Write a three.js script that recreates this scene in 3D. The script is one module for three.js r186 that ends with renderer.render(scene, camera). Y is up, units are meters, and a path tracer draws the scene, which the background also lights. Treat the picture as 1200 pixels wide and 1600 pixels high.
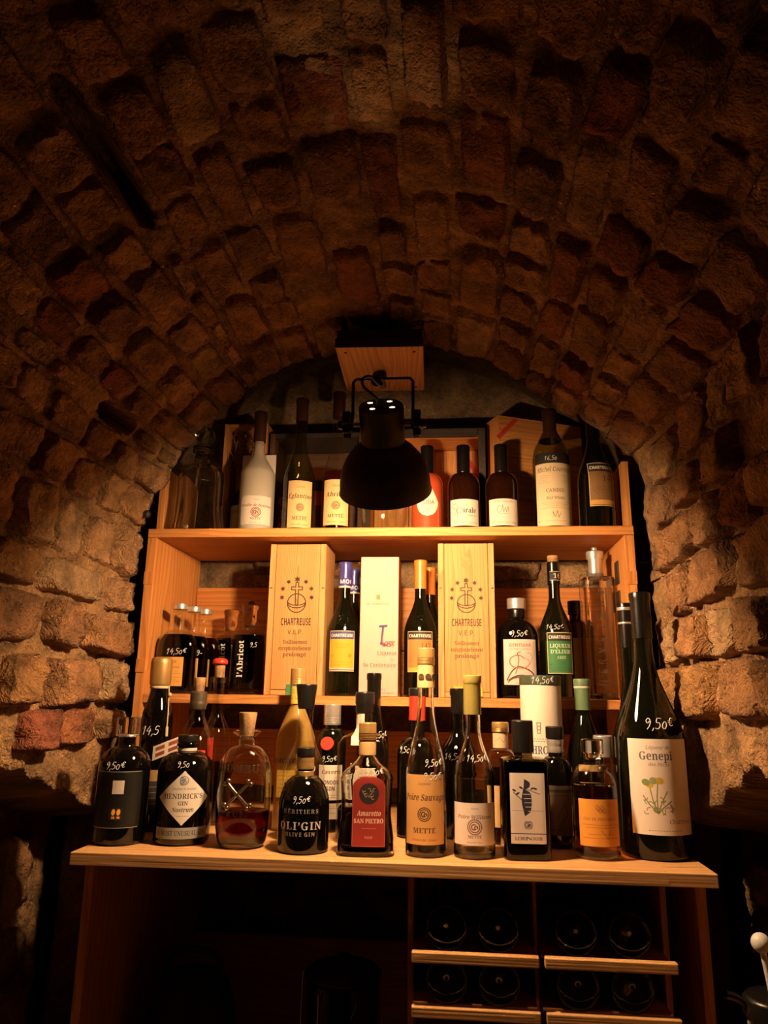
import * as THREE from 'three';
import { RoundedBoxGeometry } from 'three/addons/geometries/RoundedBoxGeometry.js';
import { mergeGeometries, mergeVertices } from 'three/addons/utils/BufferGeometryUtils.js';
import { FontLoader } from 'three/addons/loaders/FontLoader.js';
import { ImprovedNoise } from 'three/addons/math/ImprovedNoise.js';

// ---------------------------------------------------------------- camera, light, exposure
const scene = new THREE.Scene();
scene.background = new THREE.Color(0x000000);
const camera = new THREE.PerspectiveCamera(69.46, 1200 / 1600, 0.02, 20);
camera.position.set(0.12, 1.15, 1.57);
camera.rotation.order = 'YXZ';
camera.rotation.set(THREE.MathUtils.degToRad(13.9), THREE.MathUtils.degToRad(5.4), THREE.MathUtils.degToRad(0.8));
const renderer = new THREE.WebGLRenderer({ antialias: true });
renderer.toneMapping = THREE.LinearToneMapping;
renderer.toneMappingExposure = 1.08;
renderer.shadowMap.enabled = true;
const LAMP_COLOR = new THREE.Color().setRGB(1.0, 0.615, 0.325);
const LAMP_POWER = 2.3;          // candela of the bulb in the spotlight (the only lamp in the niche)

// ---------------------------------------------------------------- small tools
const V = (x, y, z) => new THREE.Vector3(x, y, z);
function rng(seed) { let a = seed >>> 0; return () => { a = (a + 0x6D2B79F5) | 0; let t = Math.imul(a ^ (a >>> 15), 1 | a); t = (t + Math.imul(t ^ (t >>> 7), 61 | t)) ^ t; return ((t ^ (t >>> 14)) >>> 0) / 4294967296; }; }
const perlin = new ImprovedNoise();
const noise = (x, y, z) => perlin.noise(x + 57.3, y + 13.7, z + 91.1);
const fbm = (x, y, z, o = 4) => { let s = 0, a = 1; for (let i = 0; i < o; i++) { s += a * noise(x, y, z); x *= 2.03; y *= 2.03; z *= 2.03; a *= 0.5; } return s; };
const clamp = (x, a = 0, b = 1) => Math.min(b, Math.max(a, x));
const lerp = (a, b, t) => a + (b - a) * t;
const smooth = (a, b, x) => { const t = clamp((x - a) / (b - a)); return t * t * (3 - 2 * t); };
const taken = new Map();
function numbered(name) { const n = taken.get(name) ?? 0; taken.set(name, n + 1); return n ? `${name}_${String(n).padStart(3, '0')}` : name; }
function part(name, geometry, material, parent, label) {
  const m = new THREE.Mesh(geometry, material); m.name = name; m.castShadow = m.receiveShadow = true;
  if (label) m.userData.label = label;
  parent.add(m); return m;
}
function thing(name, label, category, pos = [0, 0, 0], turn = 0, group) {
  const g = new THREE.Group(); g.name = numbered(name); g.position.set(...pos); g.rotation.y = turn;
  g.userData = { label, category }; if (group) g.userData.group = group;
  scene.add(g); return g;
}
function structure(name, geometry, material) { const m = part(name, geometry, material, scene); m.userData.kind = 'structure'; return m; }
const moved = (g, x, y, z) => g.translate(x, y, z);

// ---------------------------------------------------------------- textures
function tileNoise(size, cells, seed) {              // periodic value noise, 0..1
  const r = rng(seed), g = new Float32Array(cells * cells).map(() => r()), out = new Float32Array(size * size);
  for (let y = 0; y < size; y++) for (let x = 0; x < size; x++) {
    const fx = x / size * cells, fy = y / size * cells, ix = Math.floor(fx), iy = Math.floor(fy), tx = fx - ix, ty = fy - iy;
    const sx = tx * tx * (3 - 2 * tx), sy = ty * ty * (3 - 2 * ty), at = (a, b) => g[(b % cells) * cells + (a % cells)];
    out[y * size + x] = lerp(lerp(at(ix, iy), at(ix + 1, iy), sx), lerp(at(ix, iy + 1), at(ix + 1, iy + 1), sx), sy);
  }
  return out;
}
function layers(size, list) { const out = new Float32Array(size * size); for (const [cells, amp, seed] of list) { const n = tileNoise(size, cells, seed); for (let i = 0; i < out.length; i++) out[i] += amp * (n[i] - 0.5); } return out; }
function dataTexture(w, h, pixel, srgb = true) {
  const d = new Uint8Array(w * h * 4);
  for (let y = 0; y < h; y++) for (let x = 0; x < w; x++) { const c = pixel(x, y), i = (y * w + x) * 4; for (let k = 0; k < 3; k++) d[i + k] = clamp(c[k] * 255, 0, 255); d[i + 3] = 255; }
  const t = new THREE.DataTexture(d, w, h); t.wrapS = t.wrapT = THREE.RepeatWrapping; t.magFilter = THREE.LinearFilter; t.minFilter = THREE.LinearMipmapLinearFilter; t.generateMipmaps = true;
  if (srgb) t.colorSpace = THREE.SRGBColorSpace; t.needsUpdate = true; return t;
}
const S = 512;
const nRough = layers(S, [[8, .5, 1], [16, .4, 2], [32, .35, 3], [64, .35, 4], [128, .3, 5], [256, .25, 6]]);
const nBlot = layers(S, [[4, .6, 11], [8, .5, 12], [16, .3, 13], [64, .2, 14], [256, .18, 15]]);
const stoneBump = dataTexture(S, S, (x, y) => { const i = y * S + x, p = nRough[i]; const v = 0.55 + p * 0.55 - (nBlot[i] > 0.34 ? 0.15 : 0); return [v, v, v]; }, false);
const stoneMap = dataTexture(S, S, (x, y) => { const i = y * S + x, v = 0.80 + nBlot[i] * 0.42 + nRough[i] * 0.22; return [v, v * (0.985 + nBlot[(i * 7) % (S * S)] * 0.02), v * 0.97]; });
const limeMap = dataTexture(S, S, (x, y) => { const i = y * S + x, v = 0.78 + nBlot[i] * 0.5 + nRough[i] * 0.3; return [v, v * 0.99, v * 0.96]; });
// pine: u runs across the grain (0.25 m), v along it (1 m)
function pineValue(u, v, kind) {
  const w = fbm(u * 1.3, v * 1.1, kind * 7.7, 3), cx = (u - 0.5) + 0.10 * w;
  let ring;
  if (kind === 0) ring = Math.sqrt(cx * cx * 5.5 + Math.pow((v - 0.28) * 0.34 + 0.13, 2)) * 30;   // cathedral arches
  else ring = cx * 15 + 3.4 * fbm(u * 1.6, v * 1.1, kind * 3.1, 3) + 1.1 * v;                     // nearly straight
  const f = ring - Math.floor(ring), band = Math.pow(f, 2.2) * (1 - smooth(0.9, 1, f));
  const fine = noise(u * 160, v * 5, kind) * 0.05 + noise(u * 60, v * 2.2, kind + 3) * 0.05;
  return 0.97 - (kind ? 0.15 : 0.24) * band + fine - 0.05 * fbm(u * 3, v * 1.5, 5 + kind, 2);
}
function woodTexture(kind) { return dataTexture(384, 768, (x, y) => { const p = pineValue(x / 384, y / 768, kind); return [p, Math.pow(p, 1.45), Math.pow(p, 2.1)]; }); }
const woodA = woodTexture(0), woodB = woodTexture(1), woodC = woodTexture(2);
const woodBump = dataTexture(256, 512, (x, y) => { const v = 0.5 + noise(x / 256 * 120, y / 512 * 5, 1.5) * 0.35 + noise(x / 256 * 40, y / 512 * 2, 4.5) * 0.25; return [v, v, v]; }, false);

// ---------------------------------------------------------------- materials
const std = (o) => new THREE.MeshStandardMaterial(o);
const rgb = (r, g, b) => new THREE.Color().setRGB(r, g, b);
const woodMat = (r, g, b, map = woodB, rough = 0.62) => std({ color: rgb(r, g, b), map, roughness: rough, bumpMap: woodBump, bumpScale: 0.0006 });
const M = {
  pine: woodMat(0.64, 0.28, 0.075), pineBack: woodMat(0.58, 0.235, 0.055, woodC), pinePale: woodMat(0.58, 0.32, 0.115, woodA, 0.7), pineLid: woodMat(0.58, 0.32, 0.115, woodB, 0.7),
  counterTop: woodMat(0.72, 0.42, 0.18, woodB, 0.5), crate: woodMat(0.62, 0.28, 0.08, woodC), woodBlack: woodMat(0.03, 0.02, 0.014, woodB, 0.7), woodBrown: woodMat(0.10, 0.045, 0.018, woodC), boardOld: woodMat(0.80, 0.46, 0.22, woodC, 0.75), rail: woodMat(0.72, 0.40, 0.15),
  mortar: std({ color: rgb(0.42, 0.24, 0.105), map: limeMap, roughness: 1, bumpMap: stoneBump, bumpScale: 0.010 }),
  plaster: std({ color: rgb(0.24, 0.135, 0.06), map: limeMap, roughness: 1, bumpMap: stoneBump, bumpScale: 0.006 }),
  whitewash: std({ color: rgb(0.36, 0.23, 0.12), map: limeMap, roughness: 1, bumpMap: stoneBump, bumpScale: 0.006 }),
  flags: std({ color: rgb(0.26, 0.19, 0.12), map: stoneMap, roughness: 0.9, bumpMap: stoneBump, bumpScale: 0.004 }),
  blackMetal: std({ color: rgb(0.028, 0.022, 0.016), roughness: 0.42, metalness: 0.35, bumpMap: stoneBump, bumpScale: 0.0004 }),
  wornMetal: std({ color: rgb(0.11, 0.085, 0.05), map: stoneMap, roughness: 0.4, metalness: 0.5, bumpMap: stoneBump, bumpScale: 0.0005 }),
  enamel: std({ color: rgb(0.80, 0.77, 0.70), roughness: 0.35 }),
  steel: std({ color: rgb(0.70, 0.67, 0.62), roughness: 0.3, metalness: 0.7 }), gold: std({ color: rgb(0.72, 0.44, 0.16), roughness: 0.3, metalness: 0.6 }), goldDull: std({ color: rgb(0.46, 0.29, 0.10), roughness: 0.4, metalness: 0.6 }),
  blackPlastic: std({ color: rgb(0.007, 0.0065, 0.006), roughness: 0.32 }), blackRubber: std({ color: rgb(0.03, 0.028, 0.025), roughness: 0.6 }), blackFoil: std({ color: rgb(0.006, 0.0055, 0.005), roughness: 0.25, metalness: 0.2 }),
  brownFoil: std({ color: rgb(0.055, 0.018, 0.010), roughness: 0.4 }), oliveFoil: std({ color: rgb(0.30, 0.25, 0.06), roughness: 0.4, metalness: 0.25 }), greenFoil: std({ color: rgb(0.10, 0.17, 0.09), roughness: 0.4 }), redFoil: std({ color: rgb(0.50, 0.04, 0.02), roughness: 0.4 }), blueFoil: std({ color: rgb(0.05, 0.045, 0.21), roughness: 0.3, metalness: 0.15 }), orangeFoil: std({ color: rgb(0.80, 0.26, 0.04), roughness: 0.3, metalness: 0.2 }),
  tanPaper: std({ color: rgb(0.74, 0.47, 0.20), roughness: 0.7 }), cork: std({ color: rgb(0.62, 0.38, 0.17), map: stoneMap, roughness: 0.9, bumpMap: stoneBump, bumpScale: 0.0012 }), redWax: std({ color: rgb(0.62, 0.04, 0.02), roughness: 0.35 }), darkWax: std({ color: rgb(0.05, 0.035, 0.02), roughness: 0.5 }),
  marker: std({ color: rgb(0.86, 0.84, 0.80), roughness: 0.6 }), string: std({ color: rgb(0.62, 0.48, 0.30), roughness: 0.9 }), straw: std({ color: rgb(0.30, 0.14, 0.045), roughness: 0.9 }), whiteCard: std({ color: rgb(0.62, 0.55, 0.47), roughness: 0.8 }), redCard: std({ color: rgb(0.28, 0.03, 0.02), roughness: 0.6 }),
  blackGlass: new THREE.MeshPhysicalMaterial({ color: rgb(0.0025, 0.0022, 0.0016), roughness: 0.04, specularIntensity: 1, ior: 1.52 }),
  greenGlass: new THREE.MeshPhysicalMaterial({ color: rgb(0.0035, 0.0038, 0.0016), roughness: 0.04, ior: 1.52 }),
  brownGlass: new THREE.MeshPhysicalMaterial({ color: rgb(0.012, 0.003, 0.0012), roughness: 0.04, ior: 1.52 }),
  clear: new THREE.MeshPhysicalMaterial({ color: rgb(0.95, 0.96, 0.93), roughness: 0.02, transmission: 1, thickness: 0, ior: 1.52 }),
  greenClear: new THREE.MeshPhysicalMaterial({ color: rgb(0.55, 0.58, 0.34), roughness: 0.02, transmission: 1, thickness: 0, ior: 1.52 }),
  smoke: new THREE.MeshPhysicalMaterial({ color: rgb(0.30, 0.26, 0.16), roughness: 0.02, transmission: 1, thickness: 0, ior: 1.52 }),
  solidGlass: new THREE.MeshPhysicalMaterial({ color: rgb(1, 1, 1), roughness: 0.0, transmission: 1, thickness: 0.02, ior: 1.5 }),
  leather: std({ color: rgb(0.010, 0.009, 0.008), roughness: 0.55 }),
};
const liquid = (r, g, b, d = 0.02) => new THREE.MeshPhysicalMaterial({ color: rgb(1, 1, 1), roughness: 0, transmission: 1, thickness: 0.05, ior: 1.34, attenuationColor: rgb(r, g, b), attenuationDistance: d });
const tint = (r, g, b) => new THREE.MeshPhysicalMaterial({ color: rgb(r, g, b), roughness: 0.03, transmission: 1, thickness: 0, ior: 1.36 });
const cloudy = (r, g, b) => new THREE.MeshPhysicalMaterial({ color: rgb(r, g, b), roughness: 0.55, transmission: 0.45, thickness: 0, ior: 1.36 });
const STONES = [[.50, .265, .105], [.54, .305, .135], [.44, .22, .085], [.48, .245, .08], [.38, .19, .075], [.40, .145, .055], [.36, .11, .05], [.58, .37, .18], [.34, .185, .085]]
  .map(([r, g, b]) => std({ color: rgb(r * .9, g * .9, b * .9), map: stoneMap, roughness: 0.95, bumpMap: stoneBump, bumpScale: 0.012 }));

// wooden pieces: uv in metres along the grain
function woodBox(w, h, d, grain = 'x', bevel = 0.0012, seed = 1) {
  const g = new RoundedBoxGeometry(w, h, d, 1, Math.min(bevel, w * .45, h * .45, d * .45)), p = g.attributes.position, n = g.attributes.normal, uv = new Float32Array(p.count * 2), r = rng(seed * 911 + 7), ou = r(), ov = r();
  for (let i = 0; i < p.count; i++) {
    const c = [p.getX(i), p.getY(i), p.getZ(i)], a = [Math.abs(n.getX(i)), Math.abs(n.getY(i)), Math.abs(n.getZ(i))], k = a.indexOf(Math.max(...a)), gi = { x: 0, y: 1, z: 2 }[grain];
    let along, across; if (k === gi) { along = c[(k + 1) % 3] * 0.2; across = c[(k + 2) % 3]; } else { along = c[gi]; across = c[3 - k - gi]; }
    uv[i * 2] = across / 0.25 + ou; uv[i * 2 + 1] = along / 1.0 + ov;
  }
  g.setAttribute('uv', new THREE.BufferAttribute(uv, 2)); return g;
}
function metreUV(g, k = 0.35) { const p = g.attributes.position, n = g.attributes.normal, uv = new Float32Array(p.count * 2); for (let i = 0; i < p.count; i++) { const a = [Math.abs(n.getX(i)), Math.abs(n.getY(i)), Math.abs(n.getZ(i))], m = a.indexOf(Math.max(...a)), c = [p.getX(i), p.getY(i), p.getZ(i)]; uv[i * 2] = c[(m + 1) % 3] / k; uv[i * 2 + 1] = c[(m + 2) % 3] / k; } g.setAttribute('uv', new THREE.BufferAttribute(uv, 2)); return g; }
function gridSurface(nu, nv, f) {                    // f(u, v) -> {p, uv}; u, v in 0..1
  const pos = [], uv = [], idx = [];
  for (let j = 0; j <= nv; j++) for (let i = 0; i <= nu; i++) { const q = f(i / nu, j / nv); pos.push(q.p.x, q.p.y, q.p.z); uv.push(q.uv[0], q.uv[1]); }
  for (let j = 0; j < nv; j++) for (let i = 0; i < nu; i++) { const a = j * (nu + 1) + i, b = a + 1, c = a + nu + 1, d = c + 1; idx.push(a, b, d, a, d, c); }
  const g = new THREE.BufferGeometry(); g.setAttribute('position', new THREE.Float32BufferAttribute(pos, 3)); g.setAttribute('uv', new THREE.Float32BufferAttribute(uv, 2)); g.setIndex(idx); g.computeVertexNormals(); return g;
}
function tube(points, r, seg = 6, per = 6, closed = false) { const c = new THREE.CatmullRomCurve3(points, closed, 'centripetal'); return new THREE.TubeGeometry(c, Math.max(2, points.length * per), r, seg, closed); }

// ---------------------------------------------------------------- the cellar: barrel vault of rubble stone
const VC = [-0.03, 1.39], VR = 0.575, ZF = 1.18;      // vault centre (x, y), radius; stones are laid up to z = ZF
const ceilingAt = (s, z, h) => { const a = s / VR, r = VR * (1 + 0.085 * Math.exp(-Math.pow((a - 0.454) / 0.16, 2))) - h;   // the right haunch bulges out a little
   return V(VC[0] + r * Math.cos(a), VC[1] + r * Math.sin(a), z); };       // s runs from the right springing
const LEDGE_L = 1.045, LEDGE_R = 1.05, BACKSET = 0.13;
const wallAt = (side) => (s, z, h) => {               // s = height; the lower courses stand back under a ragged ledge
  const led = (side < 0 ? LEDGE_L : LEDGE_R) - 0.36 * clamp(0.43 - z, 0, 0.32) + 0.03 * noise(z * 6, side * 3, 1) + 0.02 * noise(z * 21, side, 5);
  const off = BACKSET * (1 - smooth(led - 0.012, led + 0.004, s));
  const x = side < 0 ? VC[0] - VR - off : VC[0] + VR + off;
  return V(x - side * h, s, z);
};
const holes = [{ s: 1.244, z0: 0.575, z1: 0.87, w: 0.017 }, { s: 1.514, z0: 0.19, z1: 0.33, w: 0.02 }];   // slots where a stone is missing
const holeDepth = (s, z) => { let d = 0; for (const k of holes) { const zz = (z - (k.z0 + k.z1) / 2) / ((k.z1 - k.z0) / 2); if (Math.abs(zz) < 1) { const w = k.w * Math.sqrt(1 - zz * zz) * 1.05; d = Math.max(d, 0.10 * (1 - smooth(w * 0.7, w, Math.abs(s - k.s)))); } } return d; };
const rough = (s, z, k) => 0.009 * fbm(s * 14 + k * 5, z * 14, k, 4) + 0.004 * fbm(s * 55, z * 55, k + 9, 3);
function stoneGeometry(at, s0, s1, z0, z1, r, H, k, nu = 12, nv = 9) {
  const j = () => (r() - 0.5), ds = (s1 - s0), dz = (z1 - z0);
  const c = [[s0 + j() * ds * .22, z0 + j() * dz * .12], [s1 + j() * ds * .22, z0 + j() * dz * .12], [s1 + j() * ds * .22, z1 + j() * dz * .12], [s0 + j() * ds * .22, z1 + j() * dz * .12]];
  const tiltU = j() * 0.4, tiltV = j() * 0.4, sq = 5 + r() * 6, o1 = r() * 50, o2 = r() * 50;
  return gridSurface(nu, nv, (u, v) => {
    let a = u * 2 - 1, b = v * 2 - 1; a = Math.sign(a) * Math.pow(Math.abs(a), 0.8); b = Math.sign(b) * Math.pow(Math.abs(b), 0.8);
    const m = Math.max(Math.abs(a), Math.abs(b)), L = Math.pow(Math.pow(Math.abs(a), sq) + Math.pow(Math.abs(b), sq), 1 / sq), f = L > 1e-6 ? m / L : 1;    // square -> rounded square
    const edge = 1 + 0.13 * noise(a * 2.2 + o1, b * 2.2, o2) * m; const ua = (a * f * edge + 1) / 2, vb = (b * f * edge + 1) / 2;
    const s = lerp(lerp(c[0][0], c[1][0], ua), lerp(c[3][0], c[2][0], ua), vb), z = lerp(lerp(c[0][1], c[1][1], ua), lerp(c[3][1], c[2][1], ua), vb);
    const rim = 1 - Math.pow(m, 11), hs = m > 0.999 ? -0.012 : H * (0.35 + 0.65 * rim);
    const h = m > 0.999 ? -0.022 : H * (0.35 + 0.65 * rim) * (1 + tiltU * a + tiltV * b) + 0.011 * fbm(s * 26 + o1, z * 26, o2, 3) + 0.006 * fbm(s * 80, z * 80, o1, 2) - 0.001;
    return { p: at(s, z, h), uv: [(s + Math.sign(a) * 1.0 * (H - hs)) / 0.35 + o1, (z + Math.sign(b) * 1.0 * (H - hs)) / 0.35 + o2] };
  });
}
function pickStone(r) { const x = r(); return STONES[x < .2 ? 0 : x < .38 ? 1 : x < .52 ? 2 : x < .66 ? 3 : x < .76 ? 4 : x < .81 ? 5 : x < .84 ? 6 : x < .92 ? 7 : 8]; }
function layStones(parent, at, rows, seed, opt = {}) {
  const r = rng(seed); let n = 0;
  rows.forEach(([s0, s1, fixed], k) => {
    let z = (opt.z0?.(s0) ?? -0.03) + (r() - 0.5) * 0.05; const zEnd = opt.z1 ?? ZF;
    while (z < zEnd) {
      const len = (opt.long ?? 0.085) + r() * r() * 0.15 + (s1 - s0) * 0.25, gap = 0.004 + r() * 0.008, g2 = 0.001 + r() * 0.004, z1 = z + len, cut = opt.cut?.(s0, s1, z, z1);
      const H = (opt.flat?.(s0, z) ?? 1) * (0.012 + r() * 0.022);
      const mat = pickStone(r), gR = rng(seed * 77 + n * 13 + 5);
      if (!cut && r() > 0.03) part('stone', stoneGeometry(at, s0 + g2, s1 - g2, z + gap / 2, z1 - gap / 2, gR, H, k), mat, parent);
      n++; z = z1;
    }
  });
  return n;
}
function makeRows(a, b, r, lo, hi) { const rows = []; let s = a; while (s < b - lo * 0.6) { let w = lo + r() * (hi - lo); if (b - s - w < lo * 0.6) w = b - s; rows.push([s, s + w]); s += w; } return rows; }
{
  const L = Math.PI * VR, r = rng(42);
  const ceiling = structure('ceiling', gridSurface(260, 190, (u, v) => { const s = u * L, z = -0.035 + v * 1.3; return { p: ceilingAt(s, z, rough(s, z, 1) - holeDepth(s, z)), uv: [s / 0.35, z / 0.35] }; }), M.mortar);
  const rest = part('vault_surface', gridSurface(40, 24, (u, v) => { const s = u * L, z = 1.255 + v * 1.5; return { p: ceilingAt(s, z, rough(s, z, 1)), uv: [s / 0.35, z / 0.35] }; }), M.mortar, ceiling); rest.userData.label = 'rubble vault over the cellar passage';
  const rows = [...makeRows(0, 1.227, r, .06, .10), [1.227, 1.261], ...makeRows(1.261, 1.494, r, .06, .1), [1.494, 1.534], ...makeRows(1.534, L, r, .07, .1)];
  layStones(ceiling, ceilingAt, rows, 7, { cut: (s0, s1, z0, z1) => holes.some((k) => k.s > s0 - .004 && k.s < s1 + .004 && z1 > k.z0 && z0 < k.z1), z0: (s) => (s < 0.25 ? 0.07 : -0.035), flat: (s) => 0.50 + 0.45 * Math.abs(s / L - 0.5) * 2 });
  for (const side of [-1, 1]) {
    const at = wallAt(side), h = (s, z) => rough(s, z, 20 + side), y0 = 0, y1 = 1.392;
    const wall = structure(side < 0 ? 'wall_left' : 'wall_right', gridSurface(220, 170, (u, v) => { const s = side < 0 ? lerp(y0, y1, u) : lerp(y1, y0, u), z = -0.035 + v * 1.3; return { p: at(s, z, h(s, z)), uv: [s / 0.35, z / 0.35] }; }), M.mortar);
    const rest = part('wall_surface', gridSurface(30, 20, (u, v) => { const s = side < 0 ? lerp(y0, y1, u) : lerp(y1, y0, u), z = 1.255 + v * 1.5; return { p: at(s, z, h(s, z)), uv: [s / 0.35, z / 0.35] }; }), M.mortar, wall); rest.userData.label = 'rubble wall of the cellar passage';
    const rr = rng(90 + side), led = side < 0 ? LEDGE_L : LEDGE_R;
    layStones(wall, at, makeRows(led - 0.10, y1, rr, .065, .105), 300 + side * 20, { long: 0.105, z0: (s) => (side > 0 ? 0.085 - (s < 1.22 ? 0.08 : 0) : -0.03), cut: (s0, s1, z0, z1) => s0 < led - 0.36 * clamp(0.43 - (z0 + z1) / 2, 0, 0.32) + 0.02 });
    layStones(wall, at, makeRows(0.42, led - 0.17, rr, .07, .12), 400 + side * 20, { z0: () => 0.02, z1: 1.0 });
  }
  // the niche behind the last ring of the vault: rough plaster, a little wider than the vault
  const NR = 0.665, zb = -0.335, cx = VC[0], cy = VC[1];
  const section = (t) => { const total = cy * 2 + Math.PI * NR, d = t * total; if (d < cy) return [cx + NR, d]; if (d < cy + Math.PI * NR) { const a = (d - cy) / NR; return [cx + NR * Math.cos(a), cy + NR * Math.sin(a)]; } return [cx - NR, cy * 2 + Math.PI * NR - d]; };
  const lining = gridSurface(260, 40, (u, v) => { const [x, y] = section(u), z = -0.03 + v * (zb + 0.03 - 0.01), h = 0.010 * fbm(x * 7, y * 7, z * 7, 4), a = Math.atan2(Math.max(y, cy) - cy, x - cx); return { p: V(x - h * Math.cos(a), y - h * Math.sin(a), z), uv: [u * 4.7 / 0.35, z / 0.35] }; });
  const ring = gridSurface(120, 1, (u, v) => { const [x, y] = section(u), a = Math.atan2(Math.max(y, cy) - cy, x - cx), rv = y > cy ? VR * (1 + 0.085 * Math.exp(-Math.pow((a - 0.454) / 0.16, 2))) + 0.006 : VR + 0.006, k = lerp(0, NR - rv, v); return { p: V(x - k * Math.cos(a), y - k * Math.sin(a), -0.032), uv: [u * 13, v * .2] }; });
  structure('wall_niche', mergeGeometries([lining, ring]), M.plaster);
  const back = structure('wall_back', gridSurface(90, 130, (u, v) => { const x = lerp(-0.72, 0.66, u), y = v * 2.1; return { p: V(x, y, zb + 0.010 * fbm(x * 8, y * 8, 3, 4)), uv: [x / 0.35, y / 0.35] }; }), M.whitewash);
  const rb = rng(5);
  for (const [x, y, w, h, m] of [[-0.50, 0.66, .15, .12, 8], [-0.32, 0.67, .13, .10, 4], [-0.16, 0.655, .14, .07, 8], [-0.02, .67, .10, .07, 4], [.43, 1.452, .13, .07, 7], [.28, 1.46, .14, .06, 7], [-.33, 1.475, .18, .05, 8], [-.12, 1.47, .16, .05, 4], [-.28, 1.82, .14, .07, 3], [-.08, 1.80, .17, .08, 0], [.10, 1.83, .13, .08, 4]])
    part('stone', stoneGeometry((s, z, hh) => V(s, z, zb + hh), x - w / 2, x + w / 2, y - h / 2, y + h / 2, rng(Math.floor(rb() * 1e6)), 0.016, 1), STONES[m], back);
  structure('wall_front', moved(metreUV(new THREE.BoxGeometry(1.7, 2.2, 0.1)), -0.03, 1.1, 2.72), M.mortar);
  structure('floor', moved(metreUV(new THREE.BoxGeometry(1.7, 0.1, 3.3)), -0.03, -0.05, 1.15), M.flags);
}

// ---------------------------------------------------------------- furniture
const Y_COUNTER = 0.894, Y_MID = 1.146, Y_TOP = 1.506;
{
  const c = thing('counter', 'plain wooden counter board on side panels carrying the front rows of bottles', 'counter', [0.005, 0, 0]);
  part('worktop', moved(woodBox(1.02, 0.02, 0.645, 'x', 0.0015, 3), 0, Y_COUNTER - 0.01, -0.0045), M.counterTop, c);
  for (const s of [-1, 1]) part('side_panel', moved(woodBox(0.016, Y_COUNTER - 0.021, 0.57, 'y', 0.001, 5 + s), s * 0.497, (Y_COUNTER - 0.021) / 2, -0.017), M.pine, c);
  part('back_panel', moved(woodBox(0.975, 0.30, 0.012, 'x', 0.001, 8), 0, 0.46, -0.285), M.pineBack, c);
  part('stretcher', moved(woodBox(0.975, 0.04, 0.02, 'x', 0.001, 9), 0, 0.30, -0.26), M.pineBack, c);
}
{
  const s = thing('shelf_unit', 'open pine shelf unit with two shelves standing in the niche', 'shelf', [-0.0285, Y_COUNTER, 0]);
  const W = 1.065, D = 0.30, b = Y_COUNTER;
  part('shelf_board', moved(woodBox(W, 0.020, D, 'x', 0.0015, 11), 0, Y_TOP - 0.010 - b, -D / 2), M.pine, s);
  part('shelf_board', moved(woodBox(W - 0.042, 0.019, D - 0.004, 'x', 0.0015, 12), 0, Y_MID - 0.0095 - b, -D / 2), M.pine, s);
  for (const k of [-1, 1]) {
    part('side_panel', moved(woodBox(0.020, Y_TOP - 0.0205 - b, D, 'y', 0.0012, 14 + k), k * (W / 2 - 0.0105), (Y_TOP - 0.0205 - b) / 2, -D / 2), M.pine, s);
    part('upper_panel', moved(woodBox(0.015, 0.165, 0.21, 'y', 0.0012, 18 + k), k < 0 ? -0.537 : 0.5395, Y_TOP + 0.083 - b, -0.175), M.pine, s);
    for (let i = 0; i < 3; i++) part('finger_joint', moved(woodBox(0.0206, 0.028, 0.003, 'y', 0.0005, 30 + i + k), k * (W / 2 - 0.0105), 0.50 - i * 0.19, 0.0005), M.pineBack, s);
  }
  part('back_board', moved(woodBox(W - 0.044, 0.155, 0.010, 'x', 0.001, 21), 0, 1.413 - 0.0775 - b, -0.291), M.pineBack, s);
  part('back_board', moved(woodBox(W - 0.044, 0.108, 0.010, 'x', 0.001, 22), 0, 1.255 - 0.055 - b, -0.2915), M.pineBack, s);
  part('back_board', moved(woodBox(W - 0.044, 0.13, 0.010, 'x', 0.001, 23), 0, 1.00 - b, -0.2915), M.pineBack, s);
  const knot = new THREE.SphereGeometry(0.008, 14, 8); knot.scale(1, 0.95, 0.1); part('wood_knot', moved(knot, -0.365, 1.372 - b, -0.2855), M.woodBrown, s);
  // iron hinge leaves on the inside of the right panel
  for (const [y, h] of [[1.418, .05], [1.355, .045]]) part('iron_plate', moved(new RoundedBoxGeometry(0.003, h, 0.032, 1, 0.001), W / 2 - 0.0222, y - b, -0.085), M.blackMetal, s);
}
{ // dark iron bolt in the jamb beside the upper shelf
  const g = thing('wall_bolt', 'small dark iron bolt in the stone jamb left of the upper shelf', 'bolt', [-0.585, 1.537, 0.012], 0);
  part('shank', new THREE.CylinderGeometry(0.004, 0.004, 0.035, 12).rotateZ(Math.PI / 2), M.blackMetal, g);
  part('head', moved(new THREE.SphereGeometry(0.0095, 16, 10), 0.022, 0, 0), M.blackMetal, g);
}
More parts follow.
